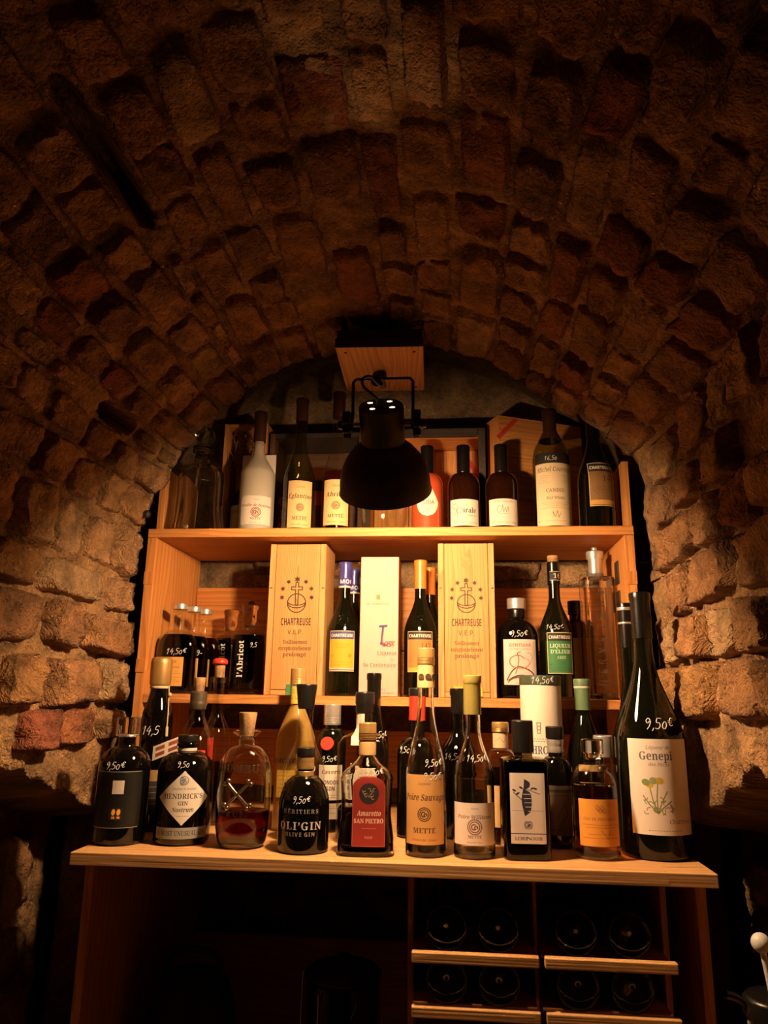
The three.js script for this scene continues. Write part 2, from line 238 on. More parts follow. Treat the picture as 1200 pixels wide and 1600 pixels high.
// wine rack under the counter
{
  const X0 = 0.054, X1 = 0.442, xm = 0.247, ZR = 0.338, zb = -0.02, g = thing('wine_rack', 'wooden wine rack with pale shelf rails under the right half of the counter', 'rack', [(X0 + X1) / 2, 0, 0.18]);
  const ox = (X0 + X1) / 2, oz = 0.18, ys = [0.7765, 0.7040, 0.6315, 0.559, 0.4865];
  for (const x of [X0 - 0.006, xm, X1 + 0.006]) part('upright', moved(woodBox(x === xm ? 0.006 : 0.010, 0.868, 0.25 - zb, 'y', 0.001, 40), x - ox, 0.434, (0.25 + zb) / 2 - oz), M.crate, g);
  for (const y of ys) for (const [a, b] of [[X0, xm - 0.004], [xm + 0.004, X1]]) {
    const sh = part('shelf', moved(woodBox(b - a, 0.004, ZR - zb - 0.05, 'x', 0.0008, 44), (a + b) / 2 - ox, y - 0.013, (ZR - 0.05 + zb) / 2 - oz), M.crate, g);
    part('rail', moved(woodBox(b - a, 0.015, 0.013, 'x', 0.002, 50 + Math.round(y * 100) + Math.round(a * 90)), (a + b) / 2 - ox, y - 0.0075, ZR - 0.0065 - oz), M.rail, sh);
  }
  // bottles lying in the rack, butts to the front
  const pts = [[0, 0.004], [0.012, 0.001], [0.022, 0], [0.027, 0.001], [0.030, 0.004], [0.0302, 0.010], [0.0302, 0.17], [0.027, 0.188], [0.016, 0.205], [0.0125, 0.22], [0.0120, 0.275], [0.0135, 0.277], [0.0135, 0.285], [0.010, 0.286], [0, 0.286]].map(([r, y]) => new THREE.Vector2(r, y));
  const bg = new THREE.LatheGeometry(pts, 28); bg.scale(1.09, 1.0, 1.09); bg.rotateX(-Math.PI / 2);
  const spots = [];
  for (let k = 0; k < 2; k++) for (const x of [0.106, 0.186, 0.304, 0.384]) spots.push([x, ys[k] - 0.011 + 0.0332]);
  const words = ['first', 'second', 'third', 'fourth'];
  spots.forEach(([x, y], i) => { const t = thing('wine_bottle', `dark half bottle lying in the rack, ${words[i % 4]} from the left on the ${i < 4 ? 'upper' : 'lower'} row`, 'bottle', [x, y, 0.300], 0, 'bottles lying in the wine rack'); part('body', bg, M.blackGlass, t); });
}
{ // dark soft bag and a lidded jar, hardly lit, under the left half of the counter
  const b = thing('bag', 'black soft bag slumped under the left half of the counter', 'bag', [-0.362, 0, 0.08]);
  part('body', gridSurface(40, 24, (u, v) => { const a = u * Math.PI * 2, t = v * Math.PI / 2, w = 1 + 0.07 * noise(Math.cos(a) * 2, Math.sin(a) * 2, v * 3), k = Math.pow(Math.cos(t), 0.45); return { p: V(0.108 * w * k * Math.cos(a), 0.655 * Math.pow(Math.sin(t), 0.8) + 0.012 * noise(u * 9, v * 9, 2) * k, 0.10 * w * k * Math.sin(a)), uv: [u, v] }; }), M.leather, b);
  part('handle', tube([V(-.05, .625, 0), V(-.045, .675, 0), V(0, .69, .01), V(.045, .675, 0), V(.05, .625, 0)], .006, 8), M.leather, b);
  const stool = thing('stool', 'small dark stool under the counter carrying the lidded jar', 'stool', [-0.078, 0, 0.12]);
  part('seat', moved(new THREE.CylinderGeometry(.10, .10, .02, 32), 0, .41, 0), M.crate, stool);
  for (const [x, z] of [[-.06, -.06], [.06, -.06], [-.06, .06], [.06, .06]]) part('leg', moved(new THREE.CylinderGeometry(.011, .009, .4, 12), x, .2, z), M.crate, stool);
  const j = thing('glass_jar', 'dark glass jar with black lid and wire bail under the counter', 'jar', [-0.078, 0.4202, 0.12]);
  part('body', new THREE.LatheGeometry([[0, .001], [.058, .001], [.064, .007], [.064, .24], [.06, .248], [0, .248]].map(([a, c]) => new THREE.Vector2(a, c)), 40), M.blackGlass, j);
  part('lid', new THREE.LatheGeometry([[0, .249], [.067, .249], [.068, .254], [.06, .262], [.02, .27], [.012, .282], [0, .285]].map(([a, c]) => new THREE.Vector2(a, c)), 40), M.blackPlastic, j);
  for (const s of [-1, 1]) part('bail', tube([V(s * .069, .10, .0), V(s * .0705, .18, .012), V(s * .070, .255, .006)], .0016, 6), M.steel, j);
  part('bail', tube([V(-.034, .02, .0565), V(-.034, .12, .0565), V(-.034, .235, .0565)], .0014, 6), M.steel, j);
}
{ // right of the counter: a metal dispenser with a ball-topped lever, standing on an upturned crate
  const k = thing('wooden_crate', 'upturned wooden crate on the floor right of the counter', 'crate', [0.560, 0, 0.47]);
  part('body', moved(woodBox(0.080, 0.66, 0.24, 'y', 0.002, 61), 0, 0.33, 0), M.pine, k);
  part('top_board', moved(woodBox(0.086, 0.014, 0.25, 'z', 0.002, 62), 0, 0.667, 0), M.pine, k);
  const d = thing('dispenser', 'metal canister with black collar and upright ball-topped lever beside the counter', 'dispenser', [0.538, 0.6745, 0.43]);
  part('canister', new THREE.LatheGeometry([[0, 0], [.034, 0], [.036, .003], [.036, .062], [.033, .068], [0, .068]].map(([a, c]) => new THREE.Vector2(a, c)), 36), M.steel, d);
  part('collar', new THREE.LatheGeometry([[0, .0685], [.037, .0685], [.040, .073], [.040, .092], [.034, .098], [0, .099]].map(([a, c]) => new THREE.Vector2(a, c)), 36), M.blackPlastic, d);
  part('lever', tube([V(-.003, .098, 0), V(-.006, .125, .0), V(-.010, .152, 0)], .0042, 10), M.enamel, d);
  part('knob', moved(new THREE.SphereGeometry(.0125, 20, 14), -.011, .160, 0), M.enamel, d);
  part('spout', tube([V(-.036, .084, 0), V(-.052, .095, .004), V(-.066, .10, .01)], .0052, 10), M.blackPlastic, d);
}

// ---------------------------------------------------------------- the spotlight under its board
{
  const b = thing('mounting_board', 'weathered wooden board fixed under the crown of the vault carrying the lamp', 'board', [-0.036, 1.875, 0.004], 0.03);
  part('board', moved(woodBox(0.19, 0.019, 0.235, 'z', 0.0012, 71), 0, 0.0095, 0), M.boardOld, b);
  part('shade_band_spacer', moved(woodBox(0.184, 0.024, 0.20, 'x', 0.001, 72), 0, 0.0312, 0.016), M.woodBlack, b);  // enlarged and coloured black to paint in the dark shaded band over the board
  part('edge_strip', moved(woodBox(0.19, 0.021, 0.003, 'x', 0.0005, 74), 0, 0.0105, 0.1192), M.woodBlack, b);  // black strip added to paint shade onto the unlit front edge
  part('ceiling_block', moved(woodBox(0.08, 0.04, 0.10, 'x', 0.001, 73), 0, 0.0635, 0), M.woodBlack, b);
  for (const [x, z] of [[-.075, -.095], [.075, -.095], [-.075, .095], [.075, .095]]) part('screw', moved(new THREE.CylinderGeometry(.003, .003, .0015, 10), x, -0.0006, z), M.blackMetal, b);

  const P = V(0.011, 1.567, 0.470), K = 0.745, th = THREE.MathUtils.degToRad(40);
  const hub = V(-0.040, 1.875, -0.004), L = thing('spot_lamp', 'black metal spotlight with domed shade hanging from the board, tilted at the shelves', 'lamp', [hub.x, hub.y, hub.z]);
  const tilt = new THREE.Matrix4().makeRotationX(th).scale(V(K, K, K)).setPosition(P.x - hub.x, P.y - hub.y, P.z - hub.z), head = (g) => g.applyMatrix4(tilt);   // head axis: local -y
  const lathe = (pts, n = 56) => new THREE.LatheGeometry(pts.map(([r, y]) => new THREE.Vector2(r, y)), n);
  const dome = [[.046, -.040], [.052, -.044], [.066, -.056], [.082, -.076], [.0935, -.100], [.0995, -.126], [.1015, -.148], [.1032, -.154]];
  const shade = part('shade', head(lathe([...dome, [.1018, -.1545]])), M.wornMetal, L, 'dark worn metal dome');
  part('shade_lining', head(lathe(dome.map(([r, y]) => [r - 0.0016, y - 0.0006]))), M.enamel, shade, 'pale enamel inside of the shade');
  const housing = part('housing', head(lathe([[.046, -.041], [.0478, -.036], [.0478, .036], [.0462, .041], [.0445, .0425]])), M.wornMetal, L);
  part('housing_lining', head(lathe([[.0445, -.041], [.0445, .0405]])), M.enamel, housing);
  const disc = new THREE.Shape(); disc.absarc(0, 0, 0.0448, 0, Math.PI * 2, false);
  for (let i = 0; i < 4; i++) { const a = Math.PI / 4 + i * Math.PI / 2 + 0.2, h = new THREE.Path(); h.absellipse(0.0295 * Math.cos(a), 0.0295 * Math.sin(a), 0.0062, 0.0062, 0, Math.PI * 2, true); disc.holes.push(h); }
  part('vented_cap', head(moved(new THREE.ExtrudeGeometry(disc, { depth: 0.0016, bevelEnabled: false, curveSegments: 20 }).rotateX(-Math.PI / 2), 0, 0.0415, 0)), M.blackMetal, housing);
  part('socket', head(moved(new THREE.CylinderGeometry(.016, .016, .06, 24), 0, .010, 0)), M.enamel, L);
  part('socket_stem', head(moved(new THREE.CylinderGeometry(.018, .013, .08, 24), 0, -.060, 0)), M.enamel, L);
  const bulbAt = V(0, -0.121, 0).applyMatrix4(tilt);
  const bulb = part('bulb', head(moved(new THREE.SphereGeometry(0.028, 32, 20), 0, -0.121, 0)), new THREE.MeshStandardMaterial({ color: 0x000000, emissive: LAMP_COLOR, emissiveIntensity: 14 }), L, 'glowing lamp bulb'); bulb.castShadow = false;
  const light = new THREE.PointLight(LAMP_COLOR, LAMP_POWER, 0, 2); light.position.copy(bulbAt); light.castShadow = true; light.shadow.radius = 1.1; light.shadow.mapSize.set(2048, 2048); light.shadow.camera.near = 0.035; light.shadow.bias = -0.0005; L.add(light);
  // swivel, yoke, knobs, cable
  const at = (x, y, z) => V(x - hub.x, y - hub.y, z - hub.z), yt = 1.648, zt = 0.463;
  part('ceiling_rose', moved(new THREE.CylinderGeometry(.012, .014, .012, 24), 0, -.0065, 0), M.blackMetal, L);
  part('arm', tube([at(-.040, 1.866, -.004), at(-.034, 1.838, .010), at(-.018, 1.765, .19), at(0, yt + .006, zt - .01)], .0066, 14, 8), M.blackMetal, L);
  part('swivel', tube([at(0, yt + .012, zt - .014), at(0, yt - .006, zt + .004)], .0085, 16, 3), M.blackMetal, L);
  const xl = P.x - 0.0485, xr = P.x + 0.0485;
  const yoke = [at(xl, P.y - .010, P.z + .005), at(xl, P.y + .02, P.z - .009), at(xl, yt - .006, zt + .002), at(xl + .005, yt, zt), at(P.x, yt, zt), at(xr - .005, yt, zt), at(xr, yt - .006, zt + .002), at(xr, P.y + .02, P.z - .009), at(xr, P.y - .010, P.z + .005)];
  const yc = new THREE.CurvePath(); for (let i = 0; i < yoke.length - 1; i++) yc.add(new THREE.LineCurve3(yoke[i], yoke[i + 1]));
  part('yoke', new THREE.TubeGeometry(yc, 96, .0026, 8), M.blackMetal, L);
  for (const s of [-1, 1]) {
    part('pivot_bolt', moved(new THREE.CylinderGeometry(.0035, .0035, .022, 12).rotateZ(Math.PI / 2), P.x - hub.x + s * .047, P.y - hub.y, P.z - hub.z), M.steel, L);
    const star = new THREE.Shape(), N = 84; for (let i = 0; i <= N; i++) { const a = i / N * Math.PI * 2, r = .0172 + .0036 * Math.cos(7 * a); i ? star.lineTo(r * Math.cos(a), r * Math.sin(a)) : star.moveTo(r * Math.cos(a), r * Math.sin(a)); }
    const knob = part('star_knob', moved(new THREE.ExtrudeGeometry(star, { depth: .0085, bevelEnabled: true, bevelSize: .0018, bevelThickness: .0018, bevelSegments: 2 }).rotateY(s * Math.PI / 2), P.x - hub.x + s * .0515, P.y - hub.y, P.z - hub.z), M.blackPlastic, L);
    part('knob_hub', moved(new THREE.CylinderGeometry(.0065, .008, .009, 16).rotateZ(s * -Math.PI / 2), P.x - hub.x + s * .0655, P.y - hub.y, P.z - hub.z), M.blackPlastic, knob);
  }
  const top = V(0, .0435, 0).applyMatrix4(tilt), tp = (x, y, z) => V(top.x + x, top.y + y, top.z + z);
  part('cable', tube([tp(.002, -.002, -.002), tp(-.010, .010, .010), tp(-.027, .027, .010), tp(-.029, .043, .004), tp(-.017, .052, -.010), tp(-.006, .042, -.018), tp(-.003, .05, -.032), at(-.002, yt + .002, zt - .002)], .0026, 10, 10), M.blackRubber, L);
  part('cable_gland', head(moved(new THREE.CylinderGeometry(.008, .011, .012, 20), 0, .049, 0)), M.blackPlastic, L);
}

// ---------------------------------------------------------------- printed labels (flat print)
function print(w, h, draw, ppm = 5200) {              // w, h in metres; draw(ctx, W, H) in pixels
  const W = Math.round(w * ppm), H = Math.round(h * ppm), c = document.createElement('canvas'); c.width = W; c.height = H;
  const x = c.getContext('2d'); draw(x, W, H);
  const t = new THREE.CanvasTexture(c); t.colorSpace = THREE.SRGBColorSpace; t.magFilter = THREE.LinearFilter;
  return std({ map: t, roughness: 0.7 });
}
const fill = (x, W, H, c) => { x.fillStyle = c; x.fillRect(0, 0, W, H); };
function txt(x, s, cx, cy, size, color, font = 'serif', style = '', maxW) { x.fillStyle = color; x.textAlign = 'center'; x.textBaseline = 'middle'; x.font = `${style} ${size}px ${font}`; maxW ? x.fillText(s, cx, cy, maxW) : x.fillText(s, cx, cy); }
function rows(x, W, ys, color, w0 = 0.6, th = 2) { x.fillStyle = color; ys.forEach((y, i) => { const w = W * (w0 - 0.12 * (i % 3)); for (let a = (W - w) / 2; a < (W + w) / 2; a += th * 4) x.fillRect(a, y, th * 2.6, th); }); }
function scribble(x, pts, color, w) { x.strokeStyle = color; x.lineWidth = w; x.lineCap = 'round'; x.beginPath(); pts.forEach(([a, b], i) => (i ? x.lineTo(a, b) : x.moveTo(a, b))); x.stroke(); }
function seal(x, cx, cy, r, color) { x.strokeStyle = color; x.lineWidth = r * .16; x.beginPath(); x.arc(cx, cy, r, 0, 7); x.stroke(); x.beginPath(); x.arc(cx, cy, r * .72, 0, 7); x.stroke(); x.lineWidth = r * .2; x.beginPath(); x.arc(cx - r * .1, cy, r * .35, .6, 5.4); x.stroke(); x.beginPath(); x.arc(cx + r * .2, cy + r * .1, r * .22, 2, 7); x.stroke(); }
const CREAM = '#c9aa74', WHITE = '#d2c6b6', INK = '#2a211c';
function orchardLabel(name, bg, ink, house = 'METTÉ') { return (x, W, H) => { fill(x, W, H, bg); txt(x, 'Liqueur', W / 2, H * .13, H * .05, ink, 'serif', 'italic'); txt(x, name, W / 2, H * .33, H * .125, ink, 'serif', 'italic bold', W * .98); seal(x, W / 2, H * .57, W * .14, ink); txt(x, house, W / 2, H * .80, H * .10, ink, 'serif', 'bold', W * .6); txt(x, 'Ribeauvillé - France', W / 2, H * .93, H * .042, ink, 'serif', 'italic', W * .7); }; }
const bandLabel = (top, ground, extra) => (x, W, H) => {
  fill(x, W, H, ground); x.strokeStyle = '#d8c08a'; x.lineWidth = W * .02; x.fillStyle = top; x.fillRect(0, 0, W, H * .21); x.strokeRect(W * .02, H * .012, W * .96, H * .975);
  txt(x, 'CHARTREUSE', W / 2, H * .12, H * .105, '#f2e8d6', 'sans-serif', 'bold', W * .86); extra(x, W, H);
};
function emblem(x, cx, cy, s, ink) {                  // globe, cross and seven stars
  x.strokeStyle = ink; x.lineWidth = s * .055; x.beginPath(); x.arc(cx, cy, s * .5, 0, 7); x.stroke();
  x.beginPath(); x.ellipse(cx, cy - s * .10, s * .5, s * .22, 0, .12, Math.PI - .12); x.stroke(); x.beginPath(); x.ellipse(cx, cy + s * .02, s * .47, s * .24, 0, .05, Math.PI - .05); x.stroke();
  const w = s * .075, p = [[-w, .1], [-w, -.72], [-.30, -.72], [-.30, -.88], [-w, -.88], [-w, -1.12], [w, -1.12], [w, -.88], [.30, -.88], [.30, -.72], [w, -.72], [w, .1]].map(([a, b]) => [cx + (Math.abs(a) === w ? a : a * s), cy + b * s]);
  x.fillStyle = '#dcae6a'; x.beginPath(); p.forEach(([a, b], i) => (i ? x.lineTo(a, b) : x.moveTo(a, b))); x.closePath(); x.stroke();
  for (let i = 0; i < 7; i++) { const a = Math.PI * (1.08 - i * .193), R = s * .84, k = i === 3 ? 1.25 : 1, sx = cx + Math.cos(a) * R * 1.0, sy = cy - s * .50 - Math.sin(a) * R * .95; x.fillStyle = ink; x.beginPath(); for (let j = 0; j < 12; j++) { const q = j * Math.PI / 6, r = s * (j % 2 ? .075 : .15) * k; x.lineTo(sx + r * Math.sin(q), sy - r * Math.cos(q)); } x.closePath(); x.fill(); }
}
function lidPrint(kind, w, h) {
  return print(w, h, (x, W, H) => {
    const im = x.createImageData(W, H);
    for (let j = 0; j < H; j++) for (let i = 0; i < W; i++) { const p = pineValue(i / W * .62 + .19, (1 - j / H) * .42 + .12, kind), k = (j * W + i) * 4; im.data[k] = 200 * p; im.data[k + 1] = 150 * Math.pow(p, 1.4); im.data[k + 2] = 90 * Math.pow(p, 2.0); im.data[k + 3] = 255; }
    x.putImageData(im, 0, 0); const ink = '#301405';
    emblem(x, W / 2, H * .415, W * .42, ink);
    txt(x, 'CHARTREUSE', W / 2, H * .545, H * .068, '#2c1204', 'sans-serif', 'bold', W * .70);
    txt(x, 'V.E.P.', W / 2, H * .615, H * .045, ink, 'sans-serif');
    ['Vieillissement', 'exceptionnellement', 'prolongé'].forEach((s, i) => txt(x, s, W / 2, H * (.685 + i * .042), H * .036, '#2c1305', 'serif', 'bold', W * (i === 1 ? .74 : .56)));
    if (kind === 1) { x.strokeStyle = '#9a6a34'; x.lineWidth = 3; x.beginPath(); x.arc(W / 2, H * .125, W * .105, 0, 7); x.stroke(); }
  }, 3600);
}

// ---------------------------------------------------------------- bottles
const FONT = await new FontLoader().loadAsync('fonts/droid/droid_sans_regular.typeface.json'), BOLD = await new FontLoader().loadAsync('fonts/droid/droid_serif_bold.typeface.json'), SANSB = await new FontLoader().loadAsync('fonts/droid/droid_sans_bold.typeface.json');
M.darkInk = std({ color: rgb(0.05, 0.03, 0.015), roughness: 0.5 });
// profile: list of [radius, height]; cross-section a superellipse whose exponent and depth fade to a circle at the neck
function shoulder(R, ys, rn, yn, kind) {
  const out = [], N = kind === 'round' ? 14 : 18;
  for (let i = 0; i <= N; i++) { let t = i / N, r; if (kind === 'round') { const a = t * Math.PI / 2; r = rn + (R - rn) * Math.cos(a); out.push([r, ys + (yn - ys) * Math.sin(a)]); continue; } if (kind === 'flute') r = rn + (R - rn) * (0.5 + 0.5 * Math.cos(Math.PI * Math.pow(t, 0.82))) ; else if (kind === 'slope') r = R + (rn - R) * Math.pow(t, 1.35); else r = rn + (R - rn) * (0.5 + 0.5 * Math.cos(Math.PI * t)); out.push([r, ys + (yn - ys) * t]); }
  return out;
}
function profile(R, rn, ys, yn, H, kind = 'ess', o = {}) {
  const rb = o.rb ?? R, c = o.foot ?? Math.min(0.005, R * .15), p = [[0, 0.003], [rb * .55, 0.002], [rb - c * 1.2, 0], [rb - c * .35, c * .3], [rb, c]];
  if (o.belly) for (const [r, y] of o.belly) p.push([r, y]);
  p.push(...shoulder(R, ys, rn, yn, kind)); if (H > yn + .004) p.push([rn, H - .010], [rn, H]);
  if (o.lip) p.push([rn + o.lip, H + .001], [rn + o.lip, H + .006], [rn, H + .007]);
  return p;
}
function vessel(spec) {
  const { prof, n = 2, flat = 1 } = spec, rmax = Math.max(...prof.map((p) => p[0])), rn = prof[prof.length - 1][0];
  const radius = (y) => { for (let i = 2; i < prof.length - 1; i++) { const [r0, y0] = prof[i], [r1, y1] = prof[i + 1]; if (y >= y0 && y <= y1) return y1 - y0 < 1e-7 ? r1 : lerp(r0, r1, (y - y0) / (y1 - y0)); } return y < prof[3][1] ? prof[4][0] : rn; };
  const at = (r, a, y, off = 0) => { const k = clamp((r - rn * 1.15) / (rmax - rn * 1.15)), e = 2 / lerp(2, n, smooth(0.35, 1, k)), f = lerp(1, flat, smooth(0, 1, k)), c = Math.cos(a), s = Math.sin(a); return V((r + off) * Math.sign(s) * Math.pow(Math.abs(s), e), y, (r * f + off) * Math.sign(c) * Math.pow(Math.abs(c), e)); };
  const shell = (pr, seg = 48) => { const g = gridSurface(seg, pr.length - 1, (u, v) => { const [r, y] = pr[Math.round(v * (pr.length - 1))]; return { p: at(r, u * Math.PI * 2, y), uv: [u * 0.8, y / 0.35] }; }); return mergeVertices(g.deleteAttribute('uv') && g.deleteAttribute('normal') ? g : g, 1e-6); };
  const finish = (g) => { g.computeVertexNormals(); return g; };
  const arcs = new Map();
  const angle = (s, y) => {                           // arc length from the front -> angle
    const key = Math.round(y * 2000); if (!arcs.has(key)) { const r = radius(y), N = 360, t = [0]; let a0 = at(r, 0, 0), d = 0; for (let i = 1; i <= N; i++) { const q = at(r, Math.PI * i / N, 0); d += q.distanceTo(a0); a0 = q; t.push(d); } arcs.set(key, t); }
    const t = arcs.get(key), q = Math.min(Math.abs(s), t[t.length - 1]); let lo = 0, hi = t.length - 1; while (hi - lo > 1) { const m = (lo + hi) >> 1; t[m] <= q ? (lo = m) : (hi = m); }
    return Math.sign(s) * Math.PI * (lo + (q - t[lo]) / Math.max(1e-9, t[hi] - t[lo])) / 360;
  };
  const on = (s, y, off) => at(radius(y), angle(s, y), y, off);
  const t = thing(spec.name ?? 'bottle', spec.label, spec.category ?? 'bottle', [spec.x, spec.y, spec.z], spec.turn ?? 0, spec.group);
  t.userData.group ??= spec.group; if (!t.userData.group) delete t.userData.group;
  const wall = spec.wall ?? 0.0028, hollow = spec.solid ? [...prof, ...prof.slice(4).reverse().map(([r, y]) => [Math.max(.001, r - wall), y]), [Math.max(.001, prof[3][0] - wall * 1.6), 0.0085], [0, 0.0085]] : prof;
  part('glass', finish(shell(hollow)), spec.glass, t);
  const api = { t, on, radius, rn, top: prof[prof.length - 1][1],
    fill(level, mat, inset = 0.0022, base = 0.006) { if (spec.solid) { inset = wall - 0.0004; base = 0.0080; } const pr = [[0, base], ...prof.filter(([r, y], i) => i > 2 && y > base && y < level).map(([r, y]) => [Math.max(.001, r - inset), y]), [Math.max(.001, radius(level) - inset), level], [0, level]]; pr.splice(1, 0, [Math.max(.001, radius(base + .004) - inset), base]); part('liquid', finish(shell(pr)), mat, t); return api; },
    label(w, y0, h, mat, c = 0, name = 'label', shape) { const nu = Math.max(4, Math.round(w / 0.003)), nv = shape ? 24 : 8; part(name, gridSurface(nu, nv, (u, v) => { const k = shape ? shape(v) : 1, s = c + (u - .5) * w * k, y = y0 + v * h; return { p: on(s, y, 0.0006), uv: [.5 + (u - .5) * k, v] }; }), mat, t); return api; },
    mark(str, y, size = 0.02, c = 0, slant = 0.25) { size *= 0.78; part('price_mark', writing(str, size, slant, (s, q) => on(c + s, y + q, 0.0006)), M.marker, t); return api; },
    letters(str, size, c, yc, mat, upright = false, spread = 1, face = '') {   // printed letters on the glass, centred on arc offset c and height yc
      const font = face === 'bold' ? BOLD : face === 'sansbold' ? SANSB : FONT, pos = [], idx = []; let pen = 0; const geo = [];
      for (const ch of str) { const sh = font.generateShapes(ch, size); if (sh.length) { const g = new THREE.ShapeGeometry(sh, 4); g.computeBoundingBox(); const w = g.boundingBox.max.x; g.translate(pen, 0, 0); geo.push(g); pen += (w + size * .08) * spread; } else pen += size * .4; }
      const all = mergeGeometries(geo.map((g) => g.index ? g.toNonIndexed() : g)), p = all.attributes.position; for (let i = 0; i < p.count; i++) { const a = p.getX(i) - pen / 2, b = p.getY(i) - size * .36, q = upright ? on(c - b, yc + a, .0007) : on(c + a, yc + b, .0007); p.setXYZ(i, q.x, q.y, q.z); }
      all.computeVertexNormals(); part('lettering', all, mat, t); return api; },
    cap(pts, mat, name = 'cap', n2 = 36) { part(name, new THREE.LatheGeometry(pts.map(([r, y]) => new THREE.Vector2(r, y)), n2), mat, t); return api; },
    foil(y0, h, mat, extra = 0.0012, name = 'capsule') { const r = rn + extra, y1 = y0 + h; return api.cap([[radius(y0) + extra, y0], [Math.max(radius(y0 + h * .3) + extra, r), y0 + h * .3], [r, y0 + h * .5], [r, y1 - .014], [r + .0012, y1 - .013], [r + .0012, y1 - .0015], [r - .001, y1], [0, y1]], mat, name); },
    screw(y0, h, mat, r = rn + 0.0016) { const p = [[r - .0005, y0], [r, y0 + .001]]; const k = 5; for (let i = 0; i < k; i++) { const y = y0 + h * (.08 + .42 * i / k); p.push([r, y], [r + .0007, y + h * .02], [r, y + h * .045]); } p.push([r, y0 + h - .0015], [r - .0012, y0 + h], [0, y0 + h]); return api.cap(p, mat, 'screw_cap'); },
    stopper(y0, mat, r = rn + .003, h = .012) { return api.cap([[0, y0], [r - .001, y0], [r, y0 + .001], [r, y0 + h - .0015], [r - .0015, y0 + h], [0, y0 + h]], mat, 'stopper'); },
    corkOf(y0, h, r0, r1, mat = M.cork) { return api.cap([[0, y0], [r0, y0], [r1, y0 + h - .001], [r1 - .001, y0 + h], [0, y0 + h]], mat, 'cork'); },
  };
  return api;
}
// handwriting in white marker: strokes laid on the glass
const GLYPH = { '1': [[[.05, .68], [.32, 1], [.22, 0]]], '4': [[[.36, 1], [.06, .4], [.56, .46]], [[.46, .72], [.36, -.05]]], '5': [[[.56, .98], [.2, 1], [.15, .6], [.42, .58], [.5, .3], [.3, .02], [.04, .08]]], '6': [[[.46, 1], [.16, .6], [.08, .22], [.28, 0], [.48, .2], [.34, .42], [.12, .28]]], '9': [[[.5, .82], [.3, 1], [.1, .78], [.26, .54], [.5, .78], [.44, .3], [.24, -.04]]], '0': [[[.3, .72], [.1, .45], [.14, .1], [.34, .02], [.5, .3], [.44, .62], [.3, .72]]], ',': [[[.2, .1], [.08, -.18]]], '€': [[[.62, .95], [.38, 1.05], [.2, .65], [.36, .3], [.6, .38]], [[.02, .76], [.5, .74]], [[.02, .58], [.46, .56]]], '-': [[[.05, .4], [.4, .42]]] };
function writing(str, size, slant, put) {
  const geos = []; const W = [...str].reduce((a, ch) => a + (ch === ',' ? .3 : .64), 0); let x = -W / 2;
  for (const ch of str) { for (const st of GLYPH[ch] ?? []) { const smoothPts = new THREE.CatmullRomCurve3(st.map(([a, b]) => V(a, b, 0)), false, 'centripetal').getPoints(st.length * 4); geos.push(new THREE.TubeGeometry(new THREE.CatmullRomCurve3(smoothPts.map((p) => put((x + p.x + p.y * slant * .6) * size, p.y * size))), smoothPts.length, size * .044, 5)); } x += ch === ',' ? .3 : .64; }
  return mergeGeometries(geos);
}

